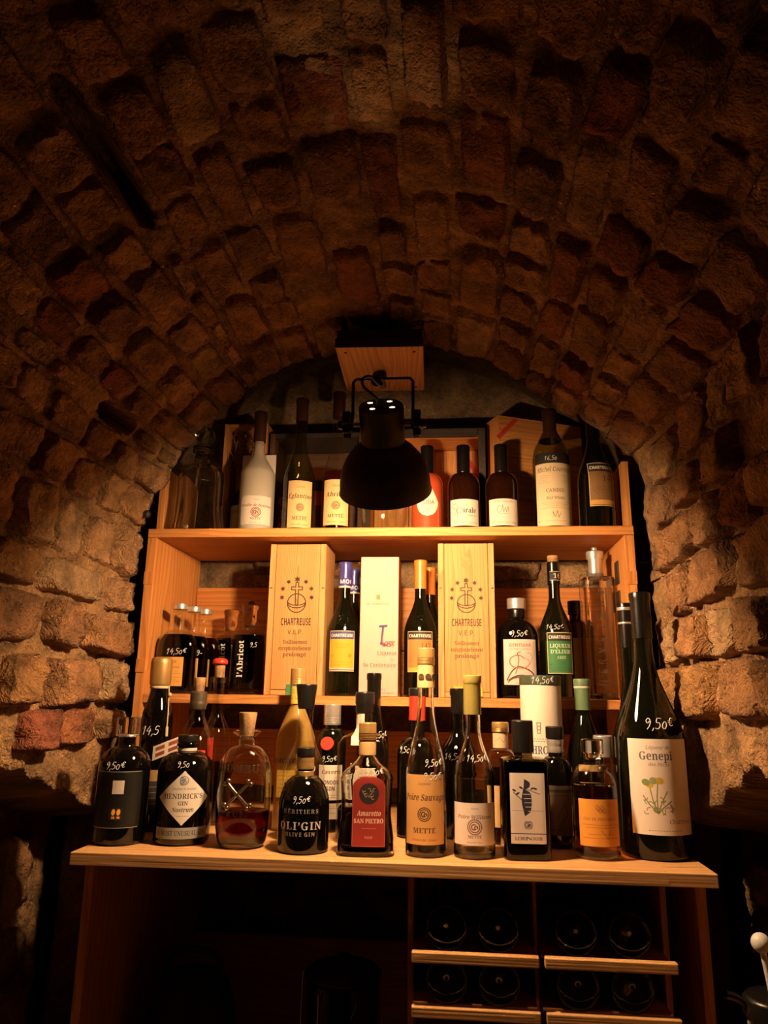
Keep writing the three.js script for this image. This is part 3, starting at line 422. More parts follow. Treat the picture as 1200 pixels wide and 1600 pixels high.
// ======== upper shelf
{ const y = Y_TOP + 0.0003;
  { // square decanter with ball stopper
    const d = vessel({ name: 'decanter', category: 'decanter', label: 'empty clear glass decanter with twisted body and ball stopper on the upper shelf', x: -0.484, y, z: -0.100, turn: 0.5, n: 4.5, flat: 0.95, wall: .006, solid: true, glass: M.solidGlass, prof: profile(0.051, 0.0185, 0.150, 0.180, 0.212, 'round', { rb: 0.058, foot: .006, belly: [[.0575, .02], [.053, .05], [.051, .09], [.0515, .13]], lip: .006 }) });
    d.cap([[0, .196], [.0145, .196], [.0165, .2195], [.024, .2215], [.025, .226], [.016, .2285], [.017, .233], [.0255, .243], [.0275, .254], [.024, .267], [.013, .276], [0, .278]], M.solidGlass, 'stopper');
  }
  vessel({ label: 'pale frosted brandy bottle with brown capsule in front of the white card', x: -0.341, y, z: -0.088, turn: 0.12, glass: M.clear, prof: profile(.0405, .0135, .150, .215, .306, 'flute') })
    .fill(.232, new THREE.MeshPhysicalMaterial({ color: rgb(.80, .72, .62), roughness: .7, transmission: .45, thickness: 0 }), .002).label(.078, .020, .068, print(.078, .068, orchardLabel('Feuille de Bouleau', WHITE, '#7a3a2a')), .006).foil(.232, .077, M.brownFoil);
  vessel({ label: 'tall empty clear flute bottle with cream label left of the amber one', x: -0.239, y, z: -0.088, turn: 0.30, glass: M.greenClear, prof: profile(.0375, .0135, .135, .235, .338, 'flute') })
    .fill(.016, tint(.4, .42, .25)).label(.060, .012, .112, print(.06, .112, orchardLabel('Églantine', CREAM, '#4a3420')), .0).foil(.281, .060, M.brownFoil);
  vessel({ label: 'tall flute bottle of amber spirit partly hidden behind the lamp shade', x: -0.149, y, z: -0.088, turn: 0.12, glass: M.clear, prof: profile(.0350, .0135, .135, .245, .352, 'flute') })
    .fill(.150, tint(.82, .50, .16)).label(.064, .018, .108, print(.064, .108, orchardLabel('Abricot', CREAM, '#4a3420')), .0).foil(.29, .065, M.brownFoil);
  { const b = vessel({ name: 'glass_bowl', category: 'glass', label: 'round clear tumbler just below the lamp shade on the upper shelf', x: -0.040, y, z: -0.095, n: 2, glass: M.clear, prof: [[0, .006], [.03, .005], [.040, 0], [.044, .002], [.0475, .006], [.056, .03], [.058, .055], [.056, .078], [.0555, .080], [.0535, .079], [.055, .055], [.053, .032], [.044, .010], [.001, .009]] }); }
  const round = { ys: .105, yn: .148 };
  function miniFlask(label, x, glass, turn) { return vessel({ label, x, y, z: -0.102, turn, glass, prof: profile(.0375, .0135, .118, .150, .176, 'round', { foot: .005 }) }).cap([[.0145, .150], [.0158, .153], [.0158, .206], [.0162, .207], [.0162, .2155], [.0150, .218], [0, .2185]], M.blackFoil, 'capsule'); }
  miniFlask('red-orange spirit bottle with a white drop-shaped label beside the lamp shade', 0.063, M.clear, 0.05).fill(.150, cloudy(.80, .12, .03)).label(.052, .040, .082, print(.052, .082, (x, W, H) => { fill(x, W, H, WHITE); txt(x, 'UBA', W * .56, H * .60, H * .17, INK, 'sans-serif', '', W * .6); txt(x, '1997', W / 2, H * .80, H * .085, INK, 'sans-serif'); }), 0, 'drop_label', (v) => Math.max(.02, v < .42 ? Math.sqrt(Math.max(0, 1 - Math.pow((.42 - v) / .42, 2))) : Math.pow(Math.max(0, 1 - (v - .42) / .58), .85)));
  miniFlask('dark spirit bottle with white label reading Spirale', 0.148, M.brownGlass, 0.05).label(.074, .017, .062, print(.074, .062, (x, W, H) => { fill(x, W, H, WHITE); scribble(x, [[W * .22, H * .16], [W * .12, H * .18], [W * .10, H * .30], [W * .22, H * .38], [W * .20, H * .58], [W * .08, H * .6]], INK, 4); x.strokeStyle = INK; x.lineWidth = 4; x.beginPath(); x.arc(W * .33, H * .42, W * .09, 0, 7); x.stroke(); scribble(x, [[W * .25, H * .2], [W * .27, H * .75]], INK, 4); txt(x, 'irale', W * .66, H * .42, H * .26, INK, 'serif', 'bold', W * .44); txt(x, 'Single Malt', W * .74, H * .61, H * .07, INK); txt(x, 'Michel Couvreur', W * .55, H * .87, H * .11, '#8a7a5a', 'serif', 'italic', W * .8); }));
  miniFlask('dark spirit bottle with white label bearing an ink signature right of the crate post', 0.236, M.brownGlass, 0.05).label(.074, .017, .062, print(.074, .062, (x, W, H) => { fill(x, W, H, WHITE); txt(x, 'PURE OVERAGED', W / 2, H * .10, H * .09, '#6a5a48', 'sans-serif', '', W * .9); scribble(x, [[W * .40, H * .28], [W * .32, H * .26], [W * .28, H * .42], [W * .34, H * .52], [W * .42, H * .46], [W * .46, H * .24], [W * .48, H * .5], [W * .54, H * .34], [W * .57, H * .5], [W * .62, H * .3], [W * .64, H * .5]], INK, 4); scribble(x, [[W * .32, H * .58], [W * .72, H * .57]], INK, 3); rows(x, W, [H * .66, H * .72], '#8a7a6a', .5, 3); txt(x, 'Michel Couvreur', W / 2, H * .88, H * .12, '#7a6a5a', 'serif', 'italic', W * .85); }));
  vessel({ label: 'tall malt whisky bottle with black collar band and large cream label on the upper shelf', x: 0.351, y, z: -0.100, turn: 0.04, glass: M.greenClear, prof: profile(.0425, .0145, .168, .232, .300, 'round') })
    .fill(.060, liquid(.55, .10, .02, .03)).label(.098, .160, .026, print(.098, .026, (x, W, H) => { fill(x, W, H, '#1a120e'); }), 0, 'black_band').mark('16,50', .167, .013, -.008).label(.096, .014, .146, print(.096, .146, (x, W, H) => { fill(x, W, H, '#d6c29c'); txt(x, 'Michel Couvreur', W * .5, H * .10, H * .10, INK, 'serif', 'italic', W * .88); for (const sx of [.2, .8]) rows(x, W * .3, [], INK); x.save(); x.translate(W * .06, 0); rows(x, W * .3, [H * .2, H * .235, H * .27, H * .305], '#5a4a3a', .9, 3); x.translate(W * .6, 0); rows(x, W * .3, [H * .2, H * .235, H * .27, H * .305], '#5a4a3a', .9, 3); x.restore(); txt(x, 'CANDID', W * .5, H * .44, H * .075, INK, 'serif', '', W * .5); txt(x, 'Malt Whisky', W * .5, H * .56, H * .06, INK, 'serif', 'italic', W * .44); rows(x, W, [H * .63, H * .66, H * .69, H * .72], '#4a3c30', .7, 3); scribble(x, [[W * .44, H * .86], [W * .42, H * .78], [W * .48, H * .86], [W * .52, H * .77], [W * .55, H * .87], [W * .6, H * .8]], INK, 4); rows(x, W, [H * .92], '#4a3c30', .5, 3); x.fillStyle = INK; x.beginPath(); x.arc(W * .08, H * .92, 7, 0, 7); x.arc(W * .92, H * .92, 7, 0, 7); x.fill(); })).foil(.226, .078, M.brownFoil);
  vessel({ label: 'black bottle with framed tan label ending the upper shelf row', x: 0.450, y, z: -0.100, turn: 0.22, glass: M.blackGlass, prof: profile(.0415, .0145, .118, .235, .300, 'ess') })
    .label(.064, .058, .104, print(.064, .104, bandLabel('#20150f', '#7a5a32', (x, W, H) => { txt(x, '147', W * .7, H * .38, H * .17, '#2a1c10', 'serif', '', W * .45); x.strokeStyle = '#5a3f20'; x.lineWidth = 3; for (let i = 0; i < 9; i++) { x.beginPath(); x.arc(W * (.2 + .07 * i), H * (.62 + .05 * Math.sin(i * 2)), W * .07, 0, 5); x.stroke(); } x.fillStyle = '#c79a48'; x.fillRect(0, H * .86, W, H * .1); }))).foil(.232, .070, M.blackFoil);
}
// behind the upper row
{ const b = thing('straw_box', 'open wooden gift box packed with wood wool behind the decanter', 'box', [-0.400, Y_TOP, -0.218]);
  const w = .112, h = .312, d = .10;
  for (const s of [-1, 1]) part('side', moved(woodBox(.008, h, d, 'y', .0008, 80 + s), s * (w / 2 - .004), h / 2, 0), M.crate, b);
  part('back', moved(woodBox(w - .017, h, .006, 'y', .0008, 83), 0, h / 2, -d / 2 + .004), M.crate, b); part('bottom', moved(woodBox(w - .017, .008, d - .008, 'x', .0008, 84), 0, .0045, .003), M.crate, b); part('top', moved(woodBox(w - .017, .008, d - .008, 'x', .0008, 85), 0, h - .0045, .003), M.crate, b);
  const r = rng(17), g = []; for (let i = 0; i < 90; i++) { const c = V((r() - .5) * .075, .20 + r() * .088, -.005 + r() * .042), pts = []; for (let k = 0; k < 5; k++) pts.push(V(clamp(c.x + (r() - .5) * .045, -.043, .043), clamp(c.y + (r() - .5) * .045, .18, .299), clamp(c.z + (r() - .5) * .03, -.035, .045))); g.push(tube(pts, .0009, 4, 4)); }
  const st = part('wood_wool', mergeGeometries(g), M.straw, b); st.userData.kind = 'stuff';
  vessel({ label: 'dark bottle with cream label standing inside the straw-packed box', x: -0.404, y: Y_TOP + .0095, z: -0.2185, glass: M.blackGlass, prof: profile(.037, .013, .11, .155, .172, 'ess') }).label(.066, .004, .088, print(.066, .088, (x, W, H) => { fill(x, W, H, '#b79a68'); txt(x, 'Grande Réserve', W / 2, H * .2, H * .12, INK, 'serif', 'italic', W * .8); rows(x, W, [H * .4, H * .5, H * .6, H * .75, H * .85], '#4a3520', .7, 3); }), -.006);
}
{ const c = thing('display_card', 'plain white card standing behind the frosted bottle', 'card', [-0.353, Y_TOP + .0003, -0.139]); part('sheet', moved(new RoundedBoxGeometry(.084, .216, .004, 1, .001), 0, .108, 0), M.whiteCard, c); }
{ const k = thing('dark_case', 'dark brown open wine case behind the tall flute bottles', 'crate', [-0.216, Y_TOP, -0.2315]); const w = .238, h = .282, d = .135;  // case boards coloured dark brown, top and bottom black
  for (const s of [-1, 1]) { part('side', moved(woodBox(.012, h, d, 'y', .001, 90 + s), s * (w / 2 - .006), h / 2, 0), M.woodBrown, k); part('end', moved(woodBox(w - .025, .012, d, 'x', .001, 93 + s), 0, s < 0 ? .0065 : h - .0065, 0), M.woodBlack, k); }
  part('back', moved(woodBox(w - .025, h - .026, .008, 'x', .001, 95), 0, h / 2, -d / 2 + .005), M.woodBrown, k);
}
{ const k = thing('carton', 'dark red carton with upright red letters behind the empty flute bottle', 'box', [-0.256, Y_TOP + .0127, -0.217]); part('body', moved(new RoundedBoxGeometry(.116, .120, .088, 1, .0012), 0, .06, 0), M.redCard, k);
  part('front_print', moved(new THREE.PlaneGeometry(.112, .117), 0, .06, .0446), print(.112, .117, (x, W, H) => { fill(x, W, H, '#4a0f0a'); ['G', 'I', 'N'].forEach((s, i) => txt(x, s, W * .12, H * (.22 + .28 * i), H * .26, '#b8402c', 'sans-serif', 'bold')); x.fillStyle = '#a22a1c'; x.fillRect(W * .86, 0, W * .14, H * .3); }), k); }
{ const k = thing('open_crate', 'open pine wine crate with black front edges behind the small dark flasks', 'crate', [0.054, Y_TOP, -0.2325]); const w = .298, h = .285, d = .135;
  for (const s of [-1, 1]) { part('side', moved(woodBox(.012, h, d, 'y', .001, 100 + s), s * (w / 2 - .006), h / 2, 0), M.crate, k); part('end', moved(woodBox(w - .025, .012, d, 'x', .001, 103 + s), 0, s < 0 ? .0065 : h - .0065, 0), M.crate, k); part('edge_strip', moved(woodBox(.017, h, .007, 'y', .0008, 108), s * (w / 2 - .0085), h / 2, d / 2 + .004), M.woodBlack, k); }
  part('edge_strip', moved(woodBox(w - .036, .022, .007, 'x', .0008, 109), 0, h - .011, d / 2 + .004), M.woodBlack, k);
  for (let i = 0; i < 3; i++) part('back_plank', moved(woodBox(.0895, h - .028, .008, 'y', .001, 110 + i), (i - 1) * .0905, h / 2, -d / 2 + .006), M.crate, k);
  part('tape', moved(new THREE.PlaneGeometry(.012, .085).rotateZ(.55), .115, .235, -d / 2 + .0108), M.redFoil, k, 'red tape strip');
}
{ const k = thing('wooden_case', 'pine wine case turned aslant with red tape across its corner at the back right', 'crate', [0.3300, Y_TOP, -0.236], 0.42); const w = .238, h = .318, d = .055;
  part('body', moved(woodBox(w, h, d, 'x', .0015, 120), 0, h / 2, 0), M.crate, k); for (let i = 0; i < 3; i++) part('front_plank', moved(woodBox(w - .002, .1045, .006, 'x', .001, 121 + i), 0, .054 + i * .1055, d / 2 + .0033), M.crate, k);
  part('tape', moved(new THREE.PlaneGeometry(.011, .075).rotateZ(-.75), -.095, .285, d / 2 + .0068), M.redFoil, k, 'red tape strip');
}

// ======== middle shelf
{ const y = Y_MID + 0.0003;
  const flaskPrint = print(.07, .062, (x, W, H) => { fill(x, W, H, '#dba355'); txt(x, 'La Cerise', W * .45, H * .15, H * .15, '#6a4420', 'serif', 'italic', W * .6); txt(x, 'EAU DE BOURGOGNE', W * .52, H * .36, H * .09, '#6a4420', 'sans-serif', '', W * .7); rows(x, W, [H * .48], '#6a4420', .6, 3); x.strokeStyle = '#8a5c2c'; x.lineWidth = 3; for (const yy of [.57, .7, .83]) { x.beginPath(); x.moveTo(W * .3, H * yy); x.lineTo(W * .92, H * yy); x.stroke(); } txt(x, 'X', W * .34, H * .66, H * .1, '#5a3a1c', 'sans-serif'); rows(x, W, [H * .76, H * .9], '#7a5028', .55, 3); });
  [[-0.491, -0.050, 'front flat flask of brown liqueur with tan label, of three', '14,50€'], [-0.478, -0.105, 'middle flat flask of brown liqueur in the row of three silver-capped flasks', '9-'], [-0.469, -0.157, 'rearmost flat flask of brown liqueur in the row of three silver-capped flasks', '']].forEach(([x, z, label, price], i) => {
    const f = vessel({ label, x, y, z, turn: 0, n: 3.2, flat: .50, glass: M.clear, group: 'silver-capped flat flasks', prof: profile(i ? .041 : .0445, .0135, .092, .138, .176, 'round', { foot: .005, lip: .0025 }) });
    f.fill(.128, liquid(.30, .035, .01, .012), .0025).label(.060, .016, .062, flaskPrint, -.006).stopper(.1835, M.steel, .0165, .013); if (price) f.mark(price, .084, .016, price.length > 3 ? .006 : .026);
  });
  [[-0.423, -0.217, 'rear clear flask of apricot liqueur with square glass stopper', '9-', .036], [-0.347, -0.112, 'front clear flask of dark apricot liqueur with upright white lettering beside the left wooden box', '9,5', .0385]].forEach(([x, z, label, price, R], i) => {
    const f = vessel({ label, x, y, z, turn: -.05, n: 2.6, flat: .9, glass: M.clear, group: 'glass-stoppered flasks', prof: profile(R, .0150, .128, .146, .160, 'round', { foot: .006 }) });
    f.fill(.132, liquid(.16, .05, .012, .01), .003, .012).mark(price, .104, .013, .022).letters('l’Abricot', .0125, -.004, .078, M.marker, true, 1, 'bold');
    if (!i) f.label(.009, .03, .085, M.tanPaper, .02, 'side_label');
    f.cap([[0, .150], [.0125, .150], [.0130, .1605], [.0165, .1615], [.0165, .190], [.0185, .1915], [.0185, .1995], [.0165, .2015], [0, .2015]], M.solidGlass, 'stopper');
  });
  function giftBox(x0, x1, kind, label) { const w = x1 - x0, h = .333, d = .125, b = thing('gift_box', label, 'box', [(x0 + x1) / 2, y, -.05 - d / 2], 0);
    part('body', moved(woodBox(w, h, d - .008, 'y', .001, 130 + kind), 0, h / 2, -.004), M.pinePale, b);
    for (const s of [-1, 1]) part('frame_strip', moved(woodBox(.013, h, .008, 'y', .0008, 133 + kind + s), s * (w / 2 - .0065), h / 2, d / 2 - .0045), M.pineLid, b);
    const lid = part('lid', moved(woodBox(w - .028, h - .012, .006, 'y', .0006, 136), 0, h / 2 + .006, d / 2 - .006), M.pineLid, b); part('foot_strip', moved(woodBox(w - .028, .0105, .006, 'x', .0006, 137), 0, .0055, d / 2 - .006), M.pineLid, b);
    part('lid_face', moved(new THREE.PlaneGeometry(w - .030, h - .014), 0, h / 2 + .006, d / 2 - .0027), lidPrint(kind, w - .030, h - .014), lid, 'pale pine lid with burnt-in print');
    for (const s of [-1, 1]) part('nail', moved(new THREE.BoxGeometry(.006, .0022, .001), s * (w / 2 - .005), h * .70, d / 2 - .0002), M.blackMetal, b);
    if (kind) { part('thumb_notch', moved(new THREE.CylinderGeometry(.0125, .0125, .0012, 28).rotateX(Math.PI / 2), 0, h - .042, d / 2 - .0024), M.pineLid, lid); part('seal_tag', moved(new THREE.BoxGeometry(.014, .018, .001), w * .20, .012, d / 2 - .0001), std({ color: rgb(.80, .50, .04), roughness: .6 }), b, 'yellow paper seal'); part('seal_tag', moved(new THREE.BoxGeometry(.020, .018, .001), -w * .16, .014, d / 2 - .0001), std({ color: rgb(.80, .50, .04), roughness: .6 }), b, 'yellow paper seal'); }
    else part('seal_tag', moved(new THREE.BoxGeometry(.028, .022, .001), 0, .012, d / 2 - .0001), std({ color: rgb(.02, .16, .06), roughness: .6 }), b, 'green paper seal');
    return b; }
  giftBox(-.2905, -.1625, 0, 'left tall pine gift box with arched grain and green paper seal');
  giftBox(.0885, .2115, 1, 'right tall pine gift box with straight grain, thumb notch and yellow seal');
  function chartBottle(x, z, capMat, label, opt = {}) {
    const f = vessel({ label, x, y, z, turn: opt.turn ?? 0.02, glass: M.greenGlass, prof: profile(.0365, .0125, .135, .222, .286, 'ess'), group: opt.group });
    for (let k = 0; k < 1; k++) { const g = []; for (let i = 0; i < 7; i++) { const a = Math.PI * i / 6; g.push(new THREE.SphereGeometry(.0022, 8, 6).translate(...f.on(-.013 * Math.cos(a), .162 + .012 * Math.sin(a), 0).toArray())); } const c = new THREE.TorusGeometry(.0085, .0011, 6, 22), q = f.on(0, .158, .0003); c.rotateX(-.38).translate(q.x, q.y, q.z); g.push(mergeVertices(c)); part('glass_crest', mergeGeometries(g.map((m) => m.toNonIndexed ? (m.index ? m.toNonIndexed() : m) : m)), M.greenGlass, f.t, 'moulded crest on the shoulder'); }
    if (opt.print) f.label(.060, .052, .088, opt.print); return f; }
  const blueP = print(.060, .088, (x, W, H) => { bandLabel('#3a3566', '#e8a22a', (x, W, H) => { x.fillStyle = '#e8a22a'; x.fillRect(W * .05, H * .24, W * .9, H * .66); rows(x, W, [H * .33, H * .38, H * .42], '#5a3c10', .65, 3); txt(x, '43°', W * .14, H * .62, H * .06, INK); seal(x, W * .82, H * .62, W * .06, '#7a5418'); rows(x, W, [H * .78, H * .84], '#5a3c10', .8, 2); x.fillStyle = WHITE; x.fillRect(0, H * .92, W, H * .08); x.fillStyle = '#8a2a1a'; x.fillRect(0, H * .955, W, H * .02); })(x, W, H); });
  const orP = print(.060, .088, bandLabel('#2c1a12', '#b8763a', (x, W, H) => { txt(x, '147', W * .72, H * .36, H * .16, '#33200f', 'serif', '', W * .5); x.strokeStyle = '#8a5424'; x.lineWidth = 3; for (let i = 0; i < 12; i++) { x.beginPath(); x.arc(W * (.12 + .07 * i), H * (.58 + .06 * Math.sin(i * 2.3)), W * .06, 0, 5); x.stroke(); } txt(x, '55°', W * .14, H * .72, H * .06, INK); x.fillStyle = '#e0a43a'; x.fillRect(W * .02, H * .89, W * .96, H * .09); }));
  const grP = print(.062, .092, bandLabel('#14120e', '#2c6a3e', (x, W, H) => { txt(x, 'LIQUEUR', W / 2, H * .33, H * .12, '#dfe8d2', 'serif', '', W * .8); txt(x, "D'ELIXIR", W / 2, H * .47, H * .12, '#dfe8d2', 'serif', '', W * .8); txt(x, '1605', W / 2, H * .61, H * .1, '#c9d8bc', 'serif', 'italic', W * .4); txt(x, '56°', W * .14, H * .78, H * .055, '#0f2012'); rows(x, W, [H * .86, H * .91], '#123018', .8, 3); }));
  const blueCap = (f, word) => { f.foil(.240, .058, M.blueFoil, .0014).label(.036, .244, .016, print(.036, .016, (x, W, H) => { fill(x, W, H, '#2f2a66'); txt(x, 'MOF', W / 2, H / 2, H * .8, '#ddd6ee', 'sans-serif', 'bold'); }), .004, 'neck_band'); f.t.children[f.t.children.length - 1].scale.set(1.13, 1, 1.13); f.cap([[.0143, .238], [.0146, .2385], [.0146, .2415], [.0143, .242]], M.whiteCard, 'neck_ring'); };
  blueCap(chartBottle(-.124, -.092, 0, 'front dark bottle with blue capsule and yellow label beside the white carton', { print: blueP }));
  blueCap(chartBottle(-.117, -.192, 0, 'dark bottle with blue capsule hidden behind the other blue-capped one', { print: blueP }));
  const orCap = (f) => f.foil(.236, .066, M.orangeFoil, .0014);
  orCap(chartBottle(.048, -.092, 0, 'front dark bottle with orange capsule and tan label beside the right gift box', { print: orP }));
  orCap(chartBottle(.066, -.192, 0, 'dark bottle with orange capsule standing behind the other orange-capped one', { print: orP }));
  { const f = chartBottle(.346, -.100, 0, 'dark liqueur bottle with green label, neck band and cork stopper', { print: grP, turn: .12 }); f.cap([[.0138, .248], [.0140, .249], [.0140, .296], [.0128, .2985], [0, .299]], M.blackFoil, 'capsule').label(.03, .256, .020, print(.03, .02, (x, W, H) => { fill(x, W, H, '#15110e'); txt(x, '16', W / 2, H / 2, H * .75, '#e8dcc8', 'serif'); x.fillStyle = '#e8dcc8'; x.fillRect(0, 0, W, 4); x.fillRect(0, H - 4, W, 4); }), .004, 'neck_band').corkOf(.2992, .014, .0125, .0128); f.t.children.find((m) => m.name === 'neck_band').scale.set(1.13, 1, 1.13); f.mark('14,50€', .146, .014, -.012, .5); }
  { const w = .085, h = .303, d = .075, b = thing('carton', 'tall white liqueur carton with ornate initial between blue and orange capped bottles', 'carton', [-.0405, y, -.05 - d / 2]); part('body', moved(new RoundedBoxGeometry(w, h, d, 1, .001), 0, h / 2, 0), std({ color: rgb(.55, .16, .07), roughness: .6 }), b);
    part('front_print', moved(new THREE.PlaneGeometry(w - .0015, h - .0015), 0, h / 2, d / 2 + .0003), print(w, h, (x, W, H) => { fill(x, W, H, '#b9a99a'); x.strokeStyle = '#c9a48a'; x.lineWidth = 3; x.beginPath(); x.moveTo(W * .06, H * .34); x.lineTo(W * .3, H * .26); x.lineTo(W * .45, H * .30); x.lineTo(W * .6, H * .245); x.lineTo(W * .95, H * .35); x.stroke(); for (let i = 0; i < 16; i++) { x.beginPath(); x.arc(W * (.25 + .03 * i), H * (.30 + .02 * Math.sin(i * 3)), W * .04, 0, 4); x.stroke(); } x.fillStyle = '#c07a50'; x.fillRect(W * .42, H * .28, W * .1, H * .035); txt(x, 'Gde CHARTREUSE', W * .45, H * .345, H * .022, '#a8785a', 'serif', 'bold', W * .62);
      x.lineWidth = W * .055; x.strokeStyle = '#2e2866'; x.beginPath(); x.moveTo(W * .5, H * .51); x.lineTo(W * .72, H * .505); x.moveTo(W * .61, H * .505); x.lineTo(W * .57, H * .635); x.lineTo(W * .72, H * .645); x.stroke(); x.lineWidth = W * .02; x.strokeStyle = '#c0642c'; x.beginPath(); x.moveTo(W * .63, H * .52); x.lineTo(W * .59, H * .62); x.stroke(); x.strokeStyle = '#8a2e3a'; for (let i = 0; i < 5; i++) { x.beginPath(); x.arc(W * (.58 + .06 * i), H * (.63 + .012 * (i % 2)), W * .04, 0, 6); x.stroke(); } txt(x, 'og', W * .80, H * .625, H * .05, '#8a3a2e', 'serif', 'italic bold');
      x.textAlign = 'right'; txt(x, 'Liqueur', W * .72, H * .70, H * .042, '#4a2e2a', 'sans-serif'); txt(x, 'du', W * .86, H * .745, H * .032, '#9a7a6a', 'sans-serif'); txt(x, '9e Centenaire', W * .52, H * .785, H * .042, '#4a2e2a', 'sans-serif', '', W * .86); txt(x, '70 cl', W * .62, H * .955, H * .02, '#4a2e2a', 'sans-serif'); txt(x, 'CHARTREUSE', W * .72, H * .98, H * .018, '#4a2e2a', 'sans-serif'); }, 3000), b); }
  { const f = vessel({ label: 'rounded black bottle with silver stopper and white label of tangled roots', x: .262, y, z: -.100, turn: .06, n: 2.3, flat: .85, glass: M.blackGlass, prof: profile(.044, .0155, .128, .168, .192, 'round') });
    f.label(.074, .028, .096, print(.074, .096, (x, W, H) => { fill(x, W, H, '#d4c6be'); txt(x, 'GENTIANE', W / 2, H * .13, H * .10, '#b0634c', 'sans-serif', 'bold', W * .82); txt(x, 'DES PÈRES CHARTREUX', W / 2, H * .22, H * .045, '#8a6a5c', 'sans-serif', '', W * .7); x.lineCap = 'round'; const root = (p, c, w) => { x.strokeStyle = c; x.lineWidth = w; x.beginPath(); x.moveTo(...p[0]); for (let i = 1; i < p.length - 1; i += 2) x.quadraticCurveTo(...p[i], ...p[i + 1]); x.stroke(); }; const q = (a) => a.map(([u, v]) => [u * W, v * H]); root(q([[.1, .9], [.3, .55], [.55, .62], [.9, .7], [.92, .85]]), '#4a2418', 14); root(q([[.3, .62], [.1, .5], [.25, .4], [.45, .3], [.6, .42]]), '#a85a34', 12); root(q([[.35, .75], [.5, .45], [.42, .35], [.38, .3], [.5, .28]]), '#8a4428', 10); root(q([[.6, .42], [.85, .45], [.7, .6], [.5, .7], [.3, .6]]), '#c07a4a', 7); root(q([[.5, .65], [.8, .6], [.85, .4], [.82, .28], [.66, .3]]), '#7a4a3a', 4); root(q([[.15, .9], [.5, .7], [.85, .88]]), '#3a2218', 16); root(q([[.12, .95], [.3, .8], [.6, .85]]), '#6a3a24', 12); txt(x, 'WOLFBERGER', W / 2, H * .96, H * .04, '#5a4038', 'sans-serif', '', W * .4); })).mark('9,50€', .130, .016, -.002).cap([[.0158, .1915], [.0205, .192], [.0212, .194], [.0212, .214], [.0200, .2165], [0, .2165]], M.steel, 'stopper').cap([[.0165, .172], [.018, .174], [.018, .189], [.0168, .191]], M.blackFoil, 'neck_collar'); }
  vessel({ label: 'plain dark bottle with grey-tan side label behind the green-labelled bottle', x: .404, y, z: -.192, turn: .3, n: 3, flat: .9, glass: M.brownGlass, prof: profile(.034, .0135, .155, .178, .200, 'round') }).label(.05, .03, .105, std({ color: rgb(.30, .20, .12), roughness: .8 }), .004).cap([[.0145, .190], [.0165, .191], [.0165, .221], [.0155, .2225], [0, .2225]], M.blackPlastic, 'cap');
  { const f = vessel({ label: 'tall square clear bottle with letters up its side and steel stopper', x: .442, y, z: -.118, turn: .10, n: 7, flat: 1, solid: true, glass: M.solidGlass, prof: profile(.0335, .0175, .262, .268, .275, 'round', { foot: .003 }) });
    f.fill(.240, tint(.86, .74, .52), .0025, .014).cap([[0, .001], [.030, .001], [.0315, .003], [.0315, .0125], [.03, .0135], [0, .0135]], M.solidGlass, 'thick_base');
    f.letters('HERVE TOAL', .0145, -.004, .135, M.darkInk, true, 1.9).cap([[0, .262], [.0150, .262], [.0155, .276], [.0155, .308], [.0190, .309], [.0192, .324], [.0175, .326], [.0065, .327], [.0060, .330], [.0068, .331], [.0068, .3345], [.005, .336], [0, .336]], M.steel, 'stopper'); }
}

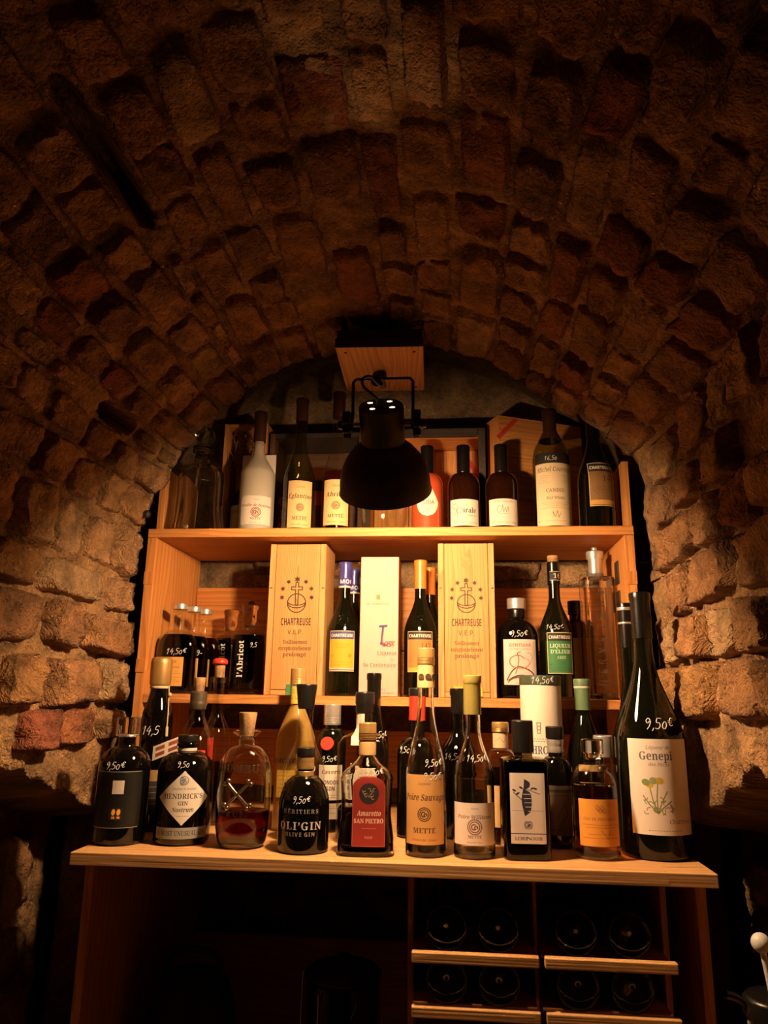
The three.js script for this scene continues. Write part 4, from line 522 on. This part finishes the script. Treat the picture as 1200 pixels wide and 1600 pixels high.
// ======== counter, rear rows then front row
{ const y = Y_COUNTER + 0.0003;
  { const f = vessel({ label: 'tall black bottle with gold capsule and hanging string behind the leftmost bottle', x: -.464, y, z: .100, turn: .1, glass: M.blackGlass, prof: profile(.0300, .0175, .200, .262, .300, 'ess') });
    f.cap([[.0188, .268], [.0205, .270], [.0210, .290], [.0210, .312], [.0195, .320], [.015, .323], [0, .3235]], M.goldDull, 'capsule').mark('14,5', .175, .020, -.004).cap([[.0186, .262], [.0192, .263], [.0192, .2665], [.0186, .267]], M.string, 'string_ring');
    part('string', tube([V(.0195, .266, .004), V(.023, .24, .012), V(.026, .21, .02), V(.027, .188, .024)], .0012, 6), M.string, f.t); part('tassel', tube([V(.027, .190, .024), V(.0275, .182, .025), V(.028, .172, .026)], .0028, 8), M.string, f.t); part('bead', moved(new THREE.SphereGeometry(.004, 12, 8), .0245, .25, .012), M.string, f.t);
    f.label(.05, .03, .10, print(.05, .1, (x, W, H) => { fill(x, W, H, '#1a1410'); x.fillStyle = '#8a6a3a'; x.fillRect(W * .3, H * .2, W * .4, H * .2); rows(x, W, [H * .5, H * .6, H * .7, H * .8], '#b0936a', .7, 4); }), .012);
    const tag = gridSurface(10, 4, (u, v) => ({ p: V(.010 + u * .050, .128 + u * .020 + v * .026, .047 - .012 * Math.pow(u - .4, 2)), uv: [u, v] })); part('price_tag', tag, print(.05, .026, (x, W, H) => { fill(x, W, H, WHITE); x.fillStyle = '#7a3a28'; for (let i = 0; i < 2; i++) for (let k = 0; k < 2; k++) { x.fillRect(W * (.1 + .48 * i), H * (.15 + .42 * k), W * .34, H * .26); } }), f.t, 'small white paper tag'); }
  { const f = vessel({ label: 'round-shouldered clear bottle with bare cork and dark wax neck', x: -.384, y, z: .096, turn: 0, glass: M.clear, prof: profile(.0400, .0130, .150, .222, .252, 'ess') });
    f.fill(.115, liquid(.35, .05, .02, .015)).cap([[.0135, .222], [.0165, .224], [.0160, .229], [.0172, .231], [.0172, .236], [.0158, .238], [.0165, .241], [.0165, .254], [.0150, .257], [.009, .258]], M.darkWax, 'wax_ring').corkOf(.2565, .028, .0095, .0120).label(.034, .112, .036, std({ color: rgb(.55, .05, .03), roughness: .6 }), .016, 'red_label').label(.036, .045, .066, M.whiteCard, .018, 'white_label'); }
  { const f = vessel({ label: 'clear long-necked bulb bottle with red-topped patterned cork', x: -.368, y, z: .0215, turn: 0, glass: M.clear, prof: profile(.0310, .0115, .165, .222, .286, 'ess') });
    f.fill(.12, liquid(.4, .06, .02, .02)).corkOf(.2865, .026, .0105, .0110).cap([[0, .3128], [.0145, .3128], [.0160, .316], [.0150, .322], [.010, .3255], [0, .327]], M.redWax, 'wax_top').cap([[.0118, .276], [.0140, .277], [.0140, .280], [.0125, .281], [.0140, .283], [.0140, .2865], [.0118, .2872]], M.clear, 'lip').label(.012, .125, .042, M.redFoil, .0, 'red_strip'); }
  { const f = vessel({ label: 'bottle of cloudy yellow lemon liqueur with gold screw cap', x: -.193, y, z: .055, turn: .1, n: 3, flat: .85, glass: M.clear, prof: profile(.0400, .0140, .165, .232, .285, 'slope') });
    f.fill(.236, cloudy(.66, .39, .08), .002).screw(.272, .034, M.gold).label(.034, .236, .034, print(.034, .034, (x, W, H) => { fill(x, W, H, '#d9b84a'); x.strokeStyle = '#4a6a2a'; x.lineWidth = 6; for (let i = 0; i < 6; i++) { x.beginPath(); x.arc(W * (.1 + .16 * i), H * (.3 + .35 * (i % 2)), W * .08, 0, 5); x.stroke(); } }), -.004, 'neck_label').letters('LIMONCELLO', .0085, -.004, .128, M.darkInk, false, 1, 'bold').label(.036, .062, .05, print(.036, .05, (x, W, H) => { fill(x, W, H, '#caa23c'); rows(x, W, [H * .2, H * .35, H * .5, H * .65, H * .8], '#3a2a12', .8, 5); }), -.014); }
  { const f = vessel({ label: 'clear embossed bottle with tapered black pourer behind the squat black gin bottle', x: -.156, y, z: .152, turn: .1, glass: M.clear, prof: profile(.0385, .0135, .120, .195, .240, 'flute') });
    f.cap([[.0145, .228], [.0150, .229], [.0195, .268], [.0200, .271], [.0195, .273], [.017, .2735], [.016, .270], [0, .268]], M.blackPlastic, 'pourer').mark('9,50', .120, .015, .012).label(.05, .03, .07, print(.05, .07, (x, W, H) => { fill(x, W, H, '#1c150f'); rows(x, W, [H * .3, H * .5, H * .7], '#8a7a5a', .7, 5); }), -.012).fill(.09, liquid(.5, .25, .08, .03));
    const c = new THREE.TorusGeometry(.0125, .0018, 8, 30), q = f.on(0, .150, .0004); part('embossed_ring', c.rotateX(-.42).translate(q.x, q.y, q.z), M.clear, f.t); }
  { const f = vessel({ label: 'dark green gin bottle with silver screw cap and round red wax seal', x: -.122, y, z: .049, turn: 0, glass: M.greenGlass, prof: profile(.0290, .0145, .158, .190, .215, 'round') });
    f.screw(.196, .040, M.steel, .0172).mark('9,50€', .128, .013, .0).label(.05, .058, .064, print(.05, .064, (x, W, H) => { fill(x, W, H, '#e4d9c8'); txt(x, 'Cavern', W / 2, H * .2, H * .16, INK, 'serif', 'italic bold', W * .8); txt(x, 'LONDON', W / 2, H * .5, H * .16, INK, 'sans-serif', 'bold', W * .7); txt(x, 'GIN', W / 2, H * .68, H * .16, INK, 'sans-serif', 'bold'); rows(x, W, [H * .85, H * .92], INK, .6, 4); }), .004).label(.05, .024, .028, print(.05, .028, (x, W, H) => { fill(x, W, H, '#d8ccb8'); rows(x, W, [H * .3, H * .6], INK, .6, 4); }), .004, 'foot_label');
    const q = f.on(-.004, .162, .001); part('wax_seal', new THREE.CylinderGeometry(.0125, .0135, .004, 26).rotateX(Math.PI / 2 - .25).translate(q.x, q.y, q.z), M.redWax, f.t, 'round red wax seal'); }
  { const f = vessel({ label: 'square clear spirit bottle with black cap and white neck strap behind the red-labelled flask', x: -.047, y, z: .134, turn: .05, n: 7, flat: .92, glass: M.clear, prof: profile(.0470, .0150, .162, .188, .232, 'round') });
    f.fill(.055, liquid(.45, .10, .02, .02)).cap([[.0160, .222], [.0172, .223], [.0172, .238], [.0182, .239], [.0182, .258], [.017, .2605], [0, .261]], M.blackPlastic, 'cap').label(.022, .166, .058, print(.022, .058, (x, W, H) => { fill(x, W, H, '#d8cab4'); x.fillStyle = '#6a5a48'; for (let i = 0; i < 6; i++) txt(x, ['S', 'P', 'I', 'R', 'I', 'T'][i], W * .6, H * (.12 + .15 * i), H * .1, '#6a5442', 'serif', 'italic'); }), -.010, 'neck_strap').label(.05, .085, .05, print(.05, .05, (x, W, H) => { fill(x, W, H, '#cdbfa8'); rows(x, W, [H * .2, H * .35, H * .5, H * .7], INK, .7, 4); }), .004); }
  { const f = vessel({ label: 'slim dark bottle with black capsule and handwritten price behind the square spirit bottle', x: -.042, y, z: .020, turn: .2, glass: M.blackGlass, prof: profile(.0325, .0125, .150, .235, .285, 'slope') }); f.foil(.248, .051, M.blackFoil, .0016).mark('9,50€', .172, .016, .012); }
  { const f = vessel({ label: 'broad dark bottle with red neck foil and black cap behind the tall pear liqueur', x: .049, y, z: .080, turn: -.1, n: 2.4, glass: M.blackGlass, prof: profile(.0370, .0135, .142, .178, .240, 'round') }); f.cap([[.0150, .2085], [.0158, .209], [.0152, .235], [.0152, .254]], M.redFoil, 'neck_foil').cap([[.0155, .2545], [.0160, .255], [.0160, .268], [.015, .2695], [0, .27]], M.blackPlastic, 'cap').mark('9,50', .150, .014, -.020); }
  { const f = vessel({ label: 'dark round-shouldered bottle with black capsule and price between the two clear pear bottles', x: .128, y, z: .080, turn: -.1, glass: M.blackGlass, prof: profile(.0345, .0125, .148, .195, .255, 'ess') }); f.foil(.222, .048, M.blackFoil, .0014).mark('14,50', .140, .014, -.008); }
  { const f = vessel({ label: 'slim bottle with bronze cap and pale paper neck label beside the bird-labelled gin', x: .206, y, z: .128, turn: 0, glass: M.clear, prof: profile(.0250, .0135, .145, .162, .198, 'round') }); f.fill(.13, liquid(.3, .12, .03, .015)).screw(.191, .0185, M.goldDull, .0155).label(.05, .164, .026, print(.05, .026, (x, W, H) => { fill(x, W, H, '#d5b893'); scribble(x, [[W * .3, H * .6], [W * .45, H * .3], [W * .6, H * .6], [W * .7, H * .3]], '#8a6a4a', 4); }), 0, 'neck_label').label(.03, .03, .07, M.tanPaper, -.004); }
  { const t = thing('whisky_tube', 'white cylindrical whisky carton with green rim and handwritten price', 'carton', [.291, y, .050], -.25); part('tube', new THREE.LatheGeometry([[0, 0], [.0385, 0], [.0395, .001], [.0395, .278]].map(([a, b]) => new THREE.Vector2(a, b)), 48), M.whiteCard, t); part('lid', new THREE.LatheGeometry([[.0403, .2785], [.0408, .279], [.0408, .295], [.0395, .2965], [0, .2965]].map(([a, b]) => new THREE.Vector2(a, b)), 48), std({ color: rgb(.035, .05, .03), roughness: .45 }), t);
    const mat = print(.118, .276, (x, W, H) => { fill(x, W, H, '#e9dccb'); x.strokeStyle = '#7a6a5a'; x.lineWidth = 4; x.beginPath(); x.arc(W * .5, H * .285, W * .03, 0, 7); x.moveTo(W * .47, H * .25); x.lineTo(W * .53, H * .25); x.lineTo(W * .52, H * .32); x.lineTo(W * .48, H * .32); x.closePath(); x.stroke(); rows(x, W, [H * .355, H * .37], '#6a5a50', .5, 3); txt(x, 'LAPHROAIG', W * .5, H * .43, H * .075, '#33305a', 'serif', 'bold', W * .72); txt(x, 'ISLAY SINGLE MALT', W * .5, H * .51, H * .028, '#5a4a44', 'serif', '', W * .5); txt(x, 'SCOTCH WHISKY', W * .5, H * .55, H * .028, '#5a4a44', 'serif', '', W * .46); rows(x, W, [H * .68, H * .71], '#6a5a50', .4, 3); x.fillStyle = '#33305a'; x.fillRect(W * .62, H * .62, W * .03, H * .06); }, 2400);
    part('wrapper', gridSurface(30, 4, (u, v) => { const a = (u - .5) * 3.0; return { p: V(.0399 * Math.sin(a), .001 + v * .276, .0399 * Math.cos(a)), uv: [u, v] }; }), mat, t);
    part('price_mark', writing('14,50€', .0125, .2, (s, q) => V(.0412 * Math.sin(s / .041 + .25), .281 + q, .0412 * Math.cos(s / .041 + .25))), M.marker, t); }
  { const f = vessel({ label: 'green glass bottle with sage green capsule behind the orange-labelled bottle', x: .375, y, z: .030, turn: 0, glass: M.greenGlass, prof: profile(.0350, .0135, .140, .225, .280, 'slope') }); f.foil(.232, .060, M.greenFoil, .0020).cap([[.0158, .2735], [.0162, .274], [.0162, .277], [.0158, .2775]], M.whiteCard, 'rim_band').label(.05, .12, .012, M.tanPaper, .006, 'shoulder_band'); }
  { const f = vessel({ label: 'small dark flask with tin collar and grey label right of the bird-labelled gin', x: .304, y, z: .138, turn: 0, glass: M.blackGlass, prof: profile(.0285, .0130, .122, .152, .178, 'round') }); f.cap([[.0140, .158], [.0150, .159], [.0150, .166], [.0142, .167], [.0142, .172], [.0150, .173], [.0150, .181], [.0140, .182]], M.steel, 'collar').cap([[.0145, .1825], [.0165, .183], [.0165, .202], [.0155, .2038], [0, .204]], M.blackPlastic, 'cap').label(.05, .022, .082, print(.05, .082, (x, W, H) => { fill(x, W, H, '#5a4632'); x.fillStyle = '#2a2018'; x.fillRect(0, H * .08, W, H * .06); x.strokeStyle = '#2a2018'; x.lineWidth = 5; x.strokeRect(W * .1, H * .2, W * .8, H * .7); scribble(x, [[W * .3, H * .7], [W * .6, H * .35], [W * .7, H * .6], [W * .4, H * .8]], '#2a2018', 7); }), .004); }
  { const f = vessel({ label: 'clear bottle with tall steel cap wedged between the orange-labelled bottle and the magnum', x: .395, y, z: .110, turn: 0, glass: M.clear, prof: profile(.0300, .0150, .118, .142, .160, 'round') }); f.fill(.10, liquid(.5, .3, .1, .03)).cap([[.0160, .150], [.0178, .151], [.0178, .186], [.0165, .1885], [0, .189]], M.steel, 'cap'); }
  { const f = vessel({ label: 'slender dark bottle with silver-ringed capsule standing behind the magnum', x: .463, y, z: .052, turn: 0, glass: M.greenGlass, prof: profile(.0400, .0130, .160, .300, .425, 'flute') }); f.foil(.352, .088, M.blackFoil, .0014).cap([[.0150, .425], [.0158, .426], [.0158, .431], [.0150, .432]], M.steel, 'silver_ring').cap([[.0150, .398], [.0156, .399], [.0156, .401], [.0150, .402]], M.steel, 'silver_ring'); }
  // front row
  { const f = vessel({ label: 'leftmost black bottle with thick clear glass stopper and small white square label', x: -.466, y, z: .226, turn: .15, glass: M.blackGlass, prof: profile(.0445, .0150, .122, .160, .176, 'round', { foot: .006 }) });
    f.cap([[0, .168], [.0135, .168], [.0140, .1765], [.0205, .1775], [.0210, .182], [.0210, .207], [.0200, .2105], [0, .2105]], M.solidGlass, 'stopper').cap([[.0155, .1755], [.0165, .176], [.0165, .181], [.0155, .1815]], M.steel, 'neck_ring').mark('9,50€', .124, .015, -.006).label(.092, .030, .090, std({ color: rgb(.005, .0045, .004), roughness: .45 }), 0, 'black_label').label(.086, .1195, .0012, M.steel, 0, 'label_rule').label(.086, .0290, .0010, M.steel, 0, 'label_rule');
    f.t.children.filter((m) => m.name === 'label_rule').forEach((m) => m.scale.set(1.004, 1, 1.004));
    f.label(.019, .084, .022, M.whiteCard, .004, 'white_square'); f.t.children[f.t.children.length - 1].scale.set(1.012, 1, 1.012);
    f.label(.022, .042, .020, print(.022, .02, (x, W, H) => { fill(x, W, H, '#0c0a08'); x.fillStyle = '#e8a82a'; for (const a of [.3, .68]) { x.beginPath(); x.ellipse(W * a, H * .36, W * .14, H * .26, .1, 0, 7); x.fill(); x.fillStyle = '#d88a20'; x.fillRect(W * (a - .12), H * .7, W * .24, H * .18); x.fillStyle = '#e8a82a'; } }), .004, 'fruit_print'); f.t.children[f.t.children.length - 1].scale.set(1.012, 1, 1.012); }
  { const f = vessel({ label: 'black apothecary gin bottle with large pale diamond label, second from the left in front', x: -.361, y, z: .205, turn: .32, glass: M.blackGlass, prof: profile(.0485, .0160, .118, .152, .160, 'round', { foot: .006, lip: .003 }) });
    f.stopper(.1672, M.blackPlastic, .0178, .0135).cap([[.0166, .1525], [.0172, .153], [.0172, .1575], [.0166, .158]], M.whiteCard, 'neck_label').mark('9,50', .128, .012, -.004).label(.094, .034, .088, print(.094, .088, (x, W, H) => { fill(x, W, H, '#d9d2c4'); x.strokeStyle = '#4a5a78'; x.lineWidth = 5; x.beginPath(); x.arc(W * .5, H * .18, W * .075, 0, 7); x.stroke(); for (let i = 0; i < 8; i++) { x.beginPath(); x.arc(W * (.46 + .03 * (i % 3)), H * (.14 + .03 * (i % 4)), W * .03, 0, 5); x.stroke(); } txt(x, 'Distilled & bottled', W * .5, H * .33, H * .06, '#3a4a6a', 'serif', 'italic', W * .44); txt(x, "HENDRICK'S", W * .5, H * .47, H * .13, '#3a3a3c', 'serif', 'bold', W * .74); txt(x, 'GIN', W * .5, H * .60, H * .1, '#3a3a3c', 'serif', 'bold'); txt(x, 'Nostrum', W * .5, H * .72, H * .11, '#2a2a2c', 'serif', 'italic bold', W * .4); rows(x, W * 1, [H * .83], '#3a4a6a', .2, 4); }), .0, 'diamond_label', (v) => Math.max(.02, 1 - Math.abs(v - .5) * 2)).label(.098, .012, .018, print(.098, .018, (x, W, H) => { fill(x, W, H, '#8a8a84'); txt(x, 'A MOST UNUSUAL GIN', W / 2, H / 2, H * .62, '#22262e', 'serif', 'bold', W * .9); }), .0, 'foot_label'); }
  { // rum flask with crossbones
    const f = vessel({ label: 'clear rum flask with embossed crossbones, flared lip and bare cork, a third full', x: -.246, y, z: .227, turn: 0, n: 2.3, flat: .86, solid: true, glass: M.solidGlass, prof: profile(.0455, .0150, .120, .166, .182, 'round', { rb: .0415, foot: .010, belly: [[.0450, .03], [.0470, .07], [.0468, .10]] }) });
    f.fill(.058, liquid(.50, .085, .015, .018), .003, .012).cap([[0, .002], [.036, .002], [.0385, .005], [.036, .0105], [0, .010]], M.solidGlass, 'thick_base').cap([[.0150, .180], [.0175, .182], [.0245, .1865], [.0255, .189], [.0240, .1905], [.0175, .1885], [.0125, .187]], M.clear, 'flared_lip').corkOf(.175, .047, .0110, .0162);
    const bone = (a) => { const g = [], L = .026, c = .088, q = (t, o = 0) => f.on(Math.cos(a) * t - Math.sin(a) * o, c + Math.sin(a) * t + Math.cos(a) * o, .0008); g.push(new THREE.TubeGeometry(new THREE.CatmullRomCurve3([-1, -.5, 0, .5, 1].map((t) => q(t * L))), 16, .0026, 8)); for (const s of [-1, 1]) for (const o of [-1, 1]) g.push(new THREE.SphereGeometry(.0042, 12, 8).translate(...q(s * L * 1.05, o * .0036).toArray())); return mergeGeometries(g.map((m) => m.toNonIndexed())); };
    for (const a of [.78, -.78]) part('crossbone', bone(a), M.steelGlass ?? (M.steelGlass = std({ color: rgb(.26, .21, .15), roughness: .2, metalness: .85 })), f.t.children[0], 'embossed bone');
    f.letters('BUMBU', .0125, 0, .128, M.steelGlass, false, 1.05, 'bold').letters('RUM', .010, 0, .056, M.steelGlass, false, 1.1, 'bold'); }
  { const f = vessel({ label: 'squat black gin bottle with gold neck ring and white lettering at the centre front', x: -.135, y, z: .245, turn: .06, glass: M.blackGlass, prof: profile(.0430, .0130, .068, .120, .140, 'round', { foot: .004 }) });
    f.cap([[.0142, .112], [.0150, .113], [.0150, .126], [.0140, .127]], M.goldDull, 'gold_ring').cap([[.0142, .130], [.0148, .131], [.0148, .140], [.0142, .141], [.0148, .142], [.0148, .149], [.0140, .15]], M.goldDull, 'gold_ring').cap([[.0150, .1502], [.0155, .151], [.0155, .1645], [.0145, .1655], [0, .166]], M.blackPlastic, 'cap').mark('9,50€', .0795, .013, 0).letters('HÉRITIERS', .0065, 0, .066, M.markDim ?? (M.markDim = std({ color: rgb(.30, .27, .24), roughness: .5 })), false, 1.2, 'bold').letters('OLI’GIN', .0120, 0, .043, std({ color: rgb(.62, .58, .52), roughness: .5 }), false, 1.1, 'bold').letters('OLIVE GIN', .0062, 0, .031, M.markDim, false, 1.2, 'sansbold'); }
  { // waisted flask with red label
    const f = vessel({ label: 'waisted almond liqueur flask with gold cap and arched red label, half full', x: -.027, y, z: .256, turn: .04, n: 3.4, flat: .64, solid: true, glass: M.solidGlass, prof: profile(.0440, .0130, .118, .160, .182, 'ess', { rb: .0470, foot: .005, belly: [[.0465, .02], [.0410, .06], [.0420, .09]] }) });
    f.fill(.074, liquid(.42, .05, .012, .016), .003, .008).screw(.179, .030, M.gold, .0152).cap([[.0143, .156], [.0150, .157], [.0150, .1775], [.0143, .178]], M.tanPaper, 'neck_label').mark('9,50€', .126, .013, .014);
    const arch = print(.056, .110, (x, W, H) => { fill(x, W, H, '#8a2014'); x.strokeStyle = '#b8564a'; x.lineWidth = 4; x.strokeRect(5, 5, W - 10, H - 10); x.fillStyle = '#1c1410'; x.beginPath(); x.arc(W * .5, H * .25, W * .30, 0, 7); x.fill(); x.strokeStyle = '#b89a80'; x.lineWidth = 4; for (let i = 0; i < 9; i++) { x.beginPath(); x.arc(W * (.34 + .04 * i), H * (.2 + .035 * (i % 4)), W * .05, i, i + 3.4); x.stroke(); } txt(x, 'Amaretto', W * .5, H * .53, H * .10, '#e8cdb8', 'serif', 'italic bold', W * .72); txt(x, 'SAN PIETRO', W * .5, H * .64, H * .085, '#e8cdb8', 'serif', 'bold', W * .9); rows(x, W, [H * .74], '#c88a7a', .4, 4); txt(x, 'VSOP', W * .5, H * .87, H * .05, '#d8a898', 'serif'); });
    f.label(.054, .016, .108, arch, .006, 'label', (v) => v < .84 ? 1 - .14 * (1 - v / .84) * 0 - .0 : Math.max(.35, Math.sqrt(1 - Math.pow((v - .84) / .17, 2)))); }
  { const f = vessel({ label: 'tallest clear flute bottle with tan label and gold screw cap at the front', x: .0725, y, z: .243, turn: .04, solid: true, glass: M.solidGlass, prof: profile(.0345, .0135, .130, .252, .312, 'flute', { foot: .004 }) });
    f.fill(.070, liquid(.35, .33, .12, .06), .003).label(.074, .020, .108, print(.074, .108, orchardLabel('Poire Sauvage', '#dca763', '#4a3018')), -.003).mark('9,50€', .141, .014, .012, .35).mark('9,50€', .120, .014, .010, .35).cap([[.0148, .268], [.0156, .269], [.0150, .3065], [.0146, .307]], M.tanPaper, 'neck_label').screw(.307, .030, M.gold, .0152); for (const a of [-.55, .25, 1.0]) part('medallion', new THREE.CylinderGeometry(.0055, .0055, .0006, 20).rotateX(Math.PI / 2).translate(0, 0, .0157).rotateY(a).translate(0, .287, 0), M.darkInk, f.t.children.find((m) => m.name === 'neck_label')); }
  { const f = vessel({ label: 'clear pear brandy flute with white label and olive capsule, two thirds full', x: .1525, y, z: .244, turn: .06, solid: true, glass: M.solidGlass, prof: profile(.0345, .0130, .125, .205, .270, 'flute', { foot: .004 }) });
    f.fill(.121, tint(.90, .90, .84), .003, .010).label(.080, .022, .064, print(.08, .064, orchardLabel('Poire Williams', '#ecdccf', '#8a6450')), -.002).mark('14,50€', .150, .013, .004, .35).foil(.225, .066, M.oliveFoil, .0020).cap([[0, .001], [.030, .001], [.0325, .004], [.0325, .0085], [.03, .0095], [0, .0090]], M.solidGlass, 'thick_base'); }
  { const f = vessel({ label: 'square-shouldered olive gin bottle with bird-and-leaf label and black cap', x: .237, y, z: .236, turn: .06, n: 5.5, flat: .92, glass: M.smoke, prof: profile(.0390, .0155, .150, .158, .170, 'round', { foot: .004 }) });
    f.fill(.150, liquid(.20, .115, .035, .012), .003, .010).cap([[.0165, .164], [.0180, .165], [.0180, .2145], [.0170, .2165], [0, .217]], M.blackPlastic, 'cap').label(.056, .026, .108, print(.056, .108, (x, W, H) => { fill(x, W, H, '#e2d4c8'); x.fillStyle = '#22243c'; x.beginPath(); x.moveTo(W * .45, H * .08); x.quadraticCurveTo(W * .6, H * .15, W * .48, H * .24); x.quadraticCurveTo(W * .72, H * .4, W * .46, H * .62); x.quadraticCurveTo(W * .22, H * .42, W * .42, H * .2); x.closePath(); x.fill(); scribble(x, [[W * .1, H * .28], [W * .45, H * .44]], '#22243c', 6); scribble(x, [[W * .85, H * .3], [W * .5, H * .24]], '#22243c', 5); for (let i = 0; i < 7; i++) { x.beginPath(); x.ellipse(W * (.12 + .1 * i), H * (.25 + .05 * Math.sin(i * 2)), W * .06, H * .014, .5 * Math.cos(i * 3), 0, 7); x.fill(); } x.fillStyle = '#e2d4c8'; for (let i = 0; i < 5; i++) x.fillRect(W * (.38 + .03 * i), H * (.3 + .06 * i), W * .16, 5); rows(x, W, [H * .535], '#4a4248', .9, 3); seal(x, W * .5, H * .74, W * .10, '#3a3448'); x.fillStyle = '#2a2a48'; x.fillRect(0, H * .855, W, 6); txt(x, 'LEMON NOIR', W * .5, H * .93, H * .06, '#2a2a3c', 'serif', 'bold', W * .8); })); }
  { const f = vessel({ label: 'round-shouldered clear bottle with orange label and glass stopper beside the magnum', x: .356, y, z: .216, turn: -.02, glass: M.clear, prof: profile(.0400, .0150, .108, .146, .162, 'round', { foot: .006 }) });
    f.fill(.115, tint(.86, .56, .24), .003, .010).label(.072, .022, .072, print(.072, .072, (x, W, H) => { fill(x, W, H, '#e09a3c'); x.strokeStyle = '#8a5418'; x.lineWidth = 4; for (let i = 0; i < 6; i++) { x.beginPath(); x.arc(W * (.45 + .03 * i), H * (.18 + .03 * (i % 3)), W * .05, 0, 5); x.stroke(); } txt(x, 'GIN DE PROVENCE', W * .5, H * .42, H * .085, '#6a3c10', 'serif', '', W * .8); rows(x, W, [H * .54, H * .6, H * .74, H * .82], '#7a4814', .8, 4); scribble(x, [[W * .5, H * .66], [W * .65, H * .84], [W * .7, H * .66]], '#8a5418', 4); }), .002).cap([[0, .154], [.0135, .154], [.0140, .1625], [.0185, .1635], [.0190, .168], [.0190, .184], [.0180, .187], [0, .187]], M.solidGlass, 'stopper').cap([[0, .001], [.034, .001], [.0375, .004], [.0375, .0085], [.034, .0095], [0, .0090]], M.solidGlass, 'thick_base'); }
  { const f = vessel({ name: 'magnum_bottle', label: 'huge dark magnum with big white botanical label at the right end', x: .460, y, z: .186, turn: .02, glass: M.greenGlass, prof: profile(.0590, .0160, .185, .345, .425, 'flute', { foot: .006 }) });
    f.foil(.36, .083, M.blackFoil, .0016).mark('9,50€', .206, .022, .004, .3).label(.110, .040, .150, print(.11, .15, (x, W, H) => { fill(x, W, H, '#eadccd'); txt(x, 'Liqueur de', W * .45, H * .09, H * .05, '#5a5a5c', 'serif', 'italic'); txt(x, 'Genepi', W * .42, H * .18, H * .12, '#4a5060', 'serif', 'bold', W * .5); txt(x, 'des Pères', W * .45, H * .27, H * .05, '#5a5a5c', 'serif', 'italic'); const st = (x0, y0, x1, y1) => scribble(x, [[W * x0, H * y0], [W * (x0 + x1) / 2 - 6, H * (y0 + y1) / 2], [W * x1, H * y1]], '#6a7440', 6); st(.4, .78, .3, .5); st(.4, .78, .42, .45); st(.4, .78, .55, .55); st(.4, .78, .2, .6); st(.4, .78, .6, .65); for (const [a, b, c] of [[.3, .48, '#c8a83a'], [.36, .44, '#8a9a6a'], [.45, .44, '#c8a83a'], [.25, .46, '#7a8a5a']]) { x.fillStyle = c; x.beginPath(); x.ellipse(W * a, H * b, W * .06, H * .035, .3, 0, 7); x.fill(); } x.strokeStyle = '#7a8450'; x.lineWidth = 5; for (let i = 0; i < 22; i++) { x.beginPath(); x.arc(W * (.22 + .02 * i), H * (.62 + .14 * Math.abs(Math.sin(i * 1.7))), W * .04, i, i + 2); x.stroke(); } txt(x, 'Chartreux', W * .74, H * .86, H * .06, '#6a6a6c', 'serif', 'italic'); rows(x, W, [H * .95], '#8a7a6a', .5, 4); }, 3600), .002); }
}
renderer.render(scene, camera);
